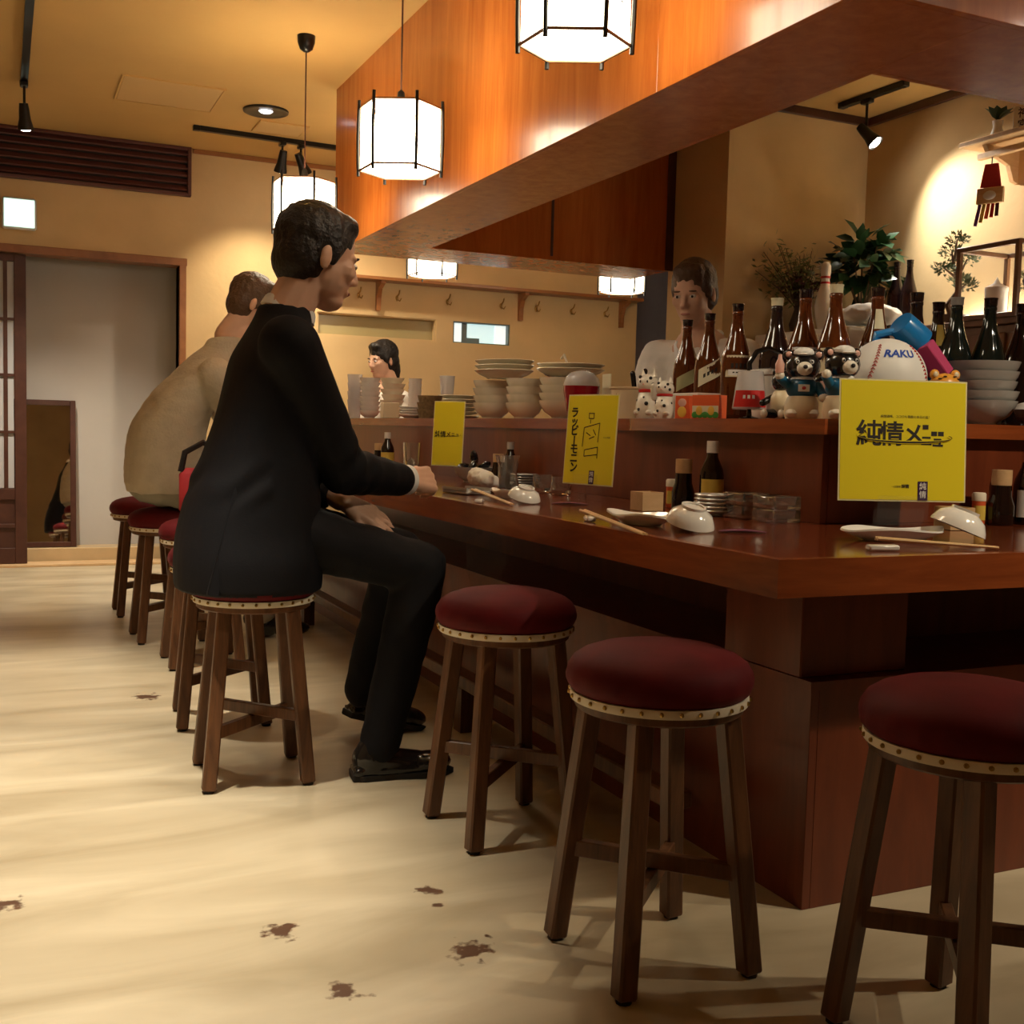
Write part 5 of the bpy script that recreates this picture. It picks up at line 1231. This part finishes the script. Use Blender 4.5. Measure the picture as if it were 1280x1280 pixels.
# wooden cabinet with the glass case
wc = thing('wooden_cabinet', 'brown wooden cabinet against the right wall under the glass case', 'cabinet', (4.24, 3.72, 0))
MB().box((-.20, -.70, 0), (.215, .48, 1.475), .004).build('cabinet_body', 'cabinet_wood', wc); MB().box((-.225, -.72, 1.475), (.215, .50, 1.505), .004).build('cabinet_top', 'cabinet_wood', wc)
for a, b_ in ((-.66, -.10), (-.08, .46)):
    d = MB().box((-.215, a, .75), (-.20, b_, 1.44), .004).build('door', 'cabinet_wood', wc)
    MB().box((-.225, a+.07, .82), (-.215, b_-.07, 1.37), .006).build('raised_panel', 'cabinet_wood', d)
tbx = thing('light_fixture', 'glowing tube lamp lying along the right wall behind the glass case', 'lamp', (4.42, 4.0, 1.506))
MB().box((-.02, -.62, 0), (.03, .30, .018), .003).build('housing', 'plastic_white', tbx); MB().tube([(-.0, -.60, .032), (0, .28, .032)], .013, 10).build('tube', 'tube_lit', tbx)
gx0, gx1 = -.18, .12
gy = [on_x(1208, 400, 4.06).y, on_x(1272, 400, 4.06).y]
gc = thing('glass_case', 'wood-framed glass display case on the wooden cabinet', 'display case', (4.20, (gy[0]+gy[1])/2, 1.505)); hy = (gy[0]-gy[1])/2+.02; hz = .335
for x in (gx0, gx1):
    for y in (-hy, hy): MB().box((x-.011, y-.011, 0), (x+.011, y+.011, hz), .002).build('post', 'cabinet_wood', gc, False)
for z in (.0, hz-.022):
    for y in (-hy, hy): MB().box((gx0, y-.010, z), (gx1, y+.010, z+.022), .002).build('rail', 'cabinet_wood', gc, False)
    for x in (gx0, gx1): MB().box((x-.010, -hy, z), (x+.010, hy, z+.022), .002).build('rail', 'cabinet_wood', gc, False)
for x in (gx0, gx1): MB().box((x-.0015, -hy+.011, .022), (x+.0015, hy-.011, hz-.022)).build('pane', 'acrylic', gc, False)
for y in (-hy, hy): MB().box((gx0+.011, y-.0015, .022), (gx1-.011, y+.0015, hz-.022)).build('pane', 'acrylic', gc, False)
MB().box((gx0+.01, -hy+.01, hz-.006), (gx1-.01, hy-.01, hz-.003)).build('pane', 'acrylic', gc, False); MB().box((gx0+.01, -hy+.01, .002), (gx1-.01, hy-.01, .012)).build('base_board', 'cabinet_wood', gc, False)
single('white_jar', MB().lathe([(0, 0), (.045, 0), (.050, .01), (.050, .13), (.052, .135), (.052, .15), (.015, .17), (0, .20)], 24), 'plastic_white', 'white jar with pointed lid inside the glass case', 'jar', (4.19, gc.location.y+.10, 1.518))
def bonsai(label, p, h, r, seed, mat='leaf_pine', pads=5):
    rnd = random.Random(seed); t = thing('bonsai', label, 'bonsai', p, rnd.random()*6)
    MB().lathe([(0, 0), (r*.45, 0), (r*.55, h*.14), (r*.5, h*.14), (0, h*.12)], 18).build('pot', 'pot_dark', t)
    pts = [Vector((.0, 0, h*.10))]; 
    for k in range(5): pts.append(Vector((r*.30*math.sin(k*1.9+seed), r*.22*math.cos(k*1.5), h*(.10+.15*(k+1)))))
    MB().tube(pts, [h*.045*(1-.13*i) for i in range(6)], 8).build('trunk', 'bark', t)
    fol = MB(); br = MB()
    for q in range(pads):
        zz = h*(.45+.5*q/(pads-1)); a = q*2.4+seed; rr = r*(.75-.6*q/(pads-1)); c = Vector((rr*math.cos(a), rr*math.sin(a), zz)) if q < pads-1 else Vector((pts[-1].x, pts[-1].y, h*.95))
        br.tube([pts[min(5, 2+q//2)], c], [h*.018, h*.008], 6)
        for i in range(150):
            d = Vector((rnd.gauss(0, 1), rnd.gauss(0, 1), rnd.gauss(0, .5))).normalized(); s = rnd.random()**.4
            o_ = c+Vector((d.x*r*.42*s, d.y*r*.42*s, d.z*r*.28*s)); e2 = o_+(d+Vector((0, 0, .5))).normalized()*r*.13; w_ = d.orthogonal().normalized()*r*.045
            fol.add([o_-w_, o_+w_, e2], [(0, 1, 2)])
    br.build('branches', 'bark', t); f_ = fol.build('needles', mat, t, False); f_['kind'] = 'stuff'
    return t
p = on_x(1192, 385, 4.22); bonsai('bonsai pine in a dark pot beside the glass case', (4.22, p.y, 1.505), .44, .13, 3, pads=6)
bonsai('small bonsai with bare branches inside the glass case', (4.17, gc.location.y-.10, 1.518), .29, .08, 11, 'leaf_olive', 4)
# leafy evergreen and flower arrangement in the corner
def leaf_mesh(name, L, W, mat):
    return MB().add([(0, 0, 0), (L*.3, W*.42, L*.04), (L*.62, W*.46, L*.03), (L, 0, -L*.12), (L*.62, -W*.46, L*.03), (L*.3, -W*.42, L*.04), (L*.32, 0, -.002), (L*.64, 0, -L*.03)],
                    [(0, 6, 1), (1, 6, 7, 2), (2, 7, 3), (0, 5, 6), (6, 5, 4, 7), (7, 4, 3)]).mesh(name, mat, True, 80)
pl = thing('potted_evergreen', 'bushy dark green leafy plant in the kitchen corner', 'plant', (4.20, 4.76, 1.502))
MB().lathe([(0, 0), (.06, 0), (.08, .14), (.074, .14), (0, .12)], 20).build('pot', 'pot_dark', pl)
lm = leaf_mesh('leaf', .118, .070, 'leaf_dark'); rnd = random.Random(4); stm = MB()
for k in range(9):
    a = k*.9; stm.tube([(0, 0, .10), (.06*math.cos(a), .06*math.sin(a), .26), (.13*math.cos(a), .13*math.sin(a), .36+.05*(k % 3))], [.006, .005, .003], 6)
stm.build('stems', 'bark', pl)
for k in range(170):
    a = rnd.uniform(0, 2*PI); el = rnd.uniform(-.7, 1.4); R_ = rnd.uniform(.05, .19); c = Vector((R_*math.cos(a)*math.cos(el), R_*math.sin(a)*math.cos(el), .34+R_*1.05*math.sin(el)))
    o = link('leaf', lm, pl); o.location = c; o.rotation_euler = (rnd.uniform(-.9, .9), -el*.5+rnd.uniform(-.4, .9), a+rnd.uniform(-1.1, 1.1)); s = rnd.uniform(.7, 1.15); o.scale = (s, s, s)
fa = thing('flower_arrangement', 'loose twiggy flower arrangement with one white bloom in the kitchen corner', 'plant', (at_y(1002, 4.93, 1.75).x, 4.93, 1.502))
MB().lathe([(0, 0), (.045, 0), (.06, .06), (.035, .14), (.04, .16), (.034, .16), (0, .10)], 20).build('vase', 'pot_dark', fa)
tw_ = MB(); lfs = MB(); dk = MB()
for k in range(26):
    a = rnd.uniform(0, 2*PI); sp = rnd.uniform(.04, .20); lean = -.10 if k % 2 else 0; e2 = Vector((sp*math.cos(a)+lean, sp*.5*math.sin(a), rnd.uniform(.28, .50)))
    tw_.tube([(0, 0, .12), e2*.5+Vector((0, 0, .08)), e2], [.004, .003, .002], 5)
    for i in range(26):
        c = e2*rnd.uniform(.55, 1.0)+Vector((rnd.gauss(0, .025), rnd.gauss(0, .02), rnd.gauss(.02, .025))); d = Vector((rnd.gauss(0, 1), rnd.gauss(0, 1), rnd.gauss(0, 1))).normalized()*.020; w_ = d.orthogonal().normalized()*.007
        lfs.add([c-d, c+w_, c+d, c-w_], [(0, 1, 2, 3)])
for i in range(130):
    c = Vector((rnd.gauss(.02, .05), rnd.gauss(0, .04), rnd.gauss(.27, .045))); d = Vector((rnd.gauss(0, 1), rnd.gauss(0, 1), rnd.gauss(0, 1))).normalized()*.022; w_ = d.orthogonal().normalized()*.010; dk.add([c-d, c+w_, c+d, c-w_], [(0, 1, 2, 3)])
tw_.build('twigs', 'bark', fa); o = lfs.build('small_leaves', 'leaf_olive', fa, False); o['kind'] = 'stuff'; o = dk.build('dark_blooms', 'flower_dark', fa, False); o['kind'] = 'stuff'
pt = leaf_mesh('petal', .055, .022, 'petal_white'); fx_ = Vector((.10, -.06, .36))
for k in range(14):
    o = link('petal', pt, fa); o.location = fx_; o.rotation_euler = (0, rnd.uniform(-.9, .3), k*2*PI/14*2.1)
# little shrine shelf with vase, card and hanging charm
ksy = on_x(1240, 190, 4.40).y
ks = thing('shrine_shelf', 'pale wooden bracket shelf high on the right wall', 'shelf', (XRIGHT, ksy-.08, 2.30))
MB().box((-.26, -.75, .06), (0, .10, .085), .004).build('shelf_board', 'pale_wood', ks); MB().box((-.20, -.75, .0), (-.17, .04, .03), .003).build('rail', 'pale_wood', ks)
for y in (-.02, -.60):
    b_ = MB().prism([(0, .06), (-.22, .06), (-.20, .03), (-.06, -.02), (-.03, -.09), (0, -.10)], y-.012, y+.012); b_.v = [Vector((v.x, v.z, v.y)) for v in b_.v]; b_.build('bracket', 'pale_wood', ks, False)
sv = thing('shrine_vase', 'small white vase with dark leaves on the shrine shelf', 'vase', (XRIGHT-.12, at_x(1246, XRIGHT-.12, 2.4).y, 2.386))
MB().lathe([(0, 0), (.028, 0), (.034, .03), (.020, .07), (.026, .10), (.022, .10), (0, .05)], 18).build('vase_body', 'ceramic_white', sv)
for k in range(10):
    o = link('leaf', lm, sv); o.location = (0, 0, .10); o.scale = (.75, .75, .75); o.rotation_euler = (0, -1.1+.05*k, k*.63)
sc_ = thing('shrine_card', 'small white card with dark lettering on the shrine shelf', 'card', (XRIGHT-.14, at_x(1279, XRIGHT-.14, 2.45).y, 2.386), math.radians(-70))
MB().box((-.045, -.003, 0), (.045, .003, .13), .001).build('card_board', 'label_white', sc_)
for k, ch in enumerate('神宮'): text_mb(ch, .05, .0003, .0005).xf(T(0, -.0036, .095-.055*k) @ Matrix.Rotation(PI/2, 4, 'X')).build('lettering', 'purple_tag', sc_, False)
ch_ = thing('hanging_charm', 'red and purple tasselled charm hanging below the shrine shelf', 'charm', (XRIGHT-.185, at_x(1238, XRIGHT-.19, 2.2).y, 2.299), math.radians(-65))
MB().tube([(0, 0, 0), (0, 0, -.05)], .003, 6).build('string', 'cord', ch_); MB().prism([(-.030, -.03), (.030, -.03), (.048, -.14), (-.048, -.14)], -.006, .006).xf(Matrix.Rotation(PI/2, 4, 'X')).build('upper_cloth', 'red_cloth', ch_, False)
MB().box((-.062, -.012, -.215), (.062, .012, -.14), .003).build('wood_plaque', 'pale_wood', ch_); MB().ell((0, -.013, -.178), (.030, .004, .022), 14).build('plaque_patch', 'label_white', ch_)
for k, (x, mt, L) in enumerate(((-.045, 'purple_cloth', .10), (-.025, 'label_yellow', .085), (-.005, 'orange_box', .07), (.015, 'red_plastic', .065), (.035, 'flower_dark', .06))):
    MB().bar((x, 0, -.215), (x-.018+.004*k, 0, -.215-L), .016, .005).build('tassel', mt, ch_, False)
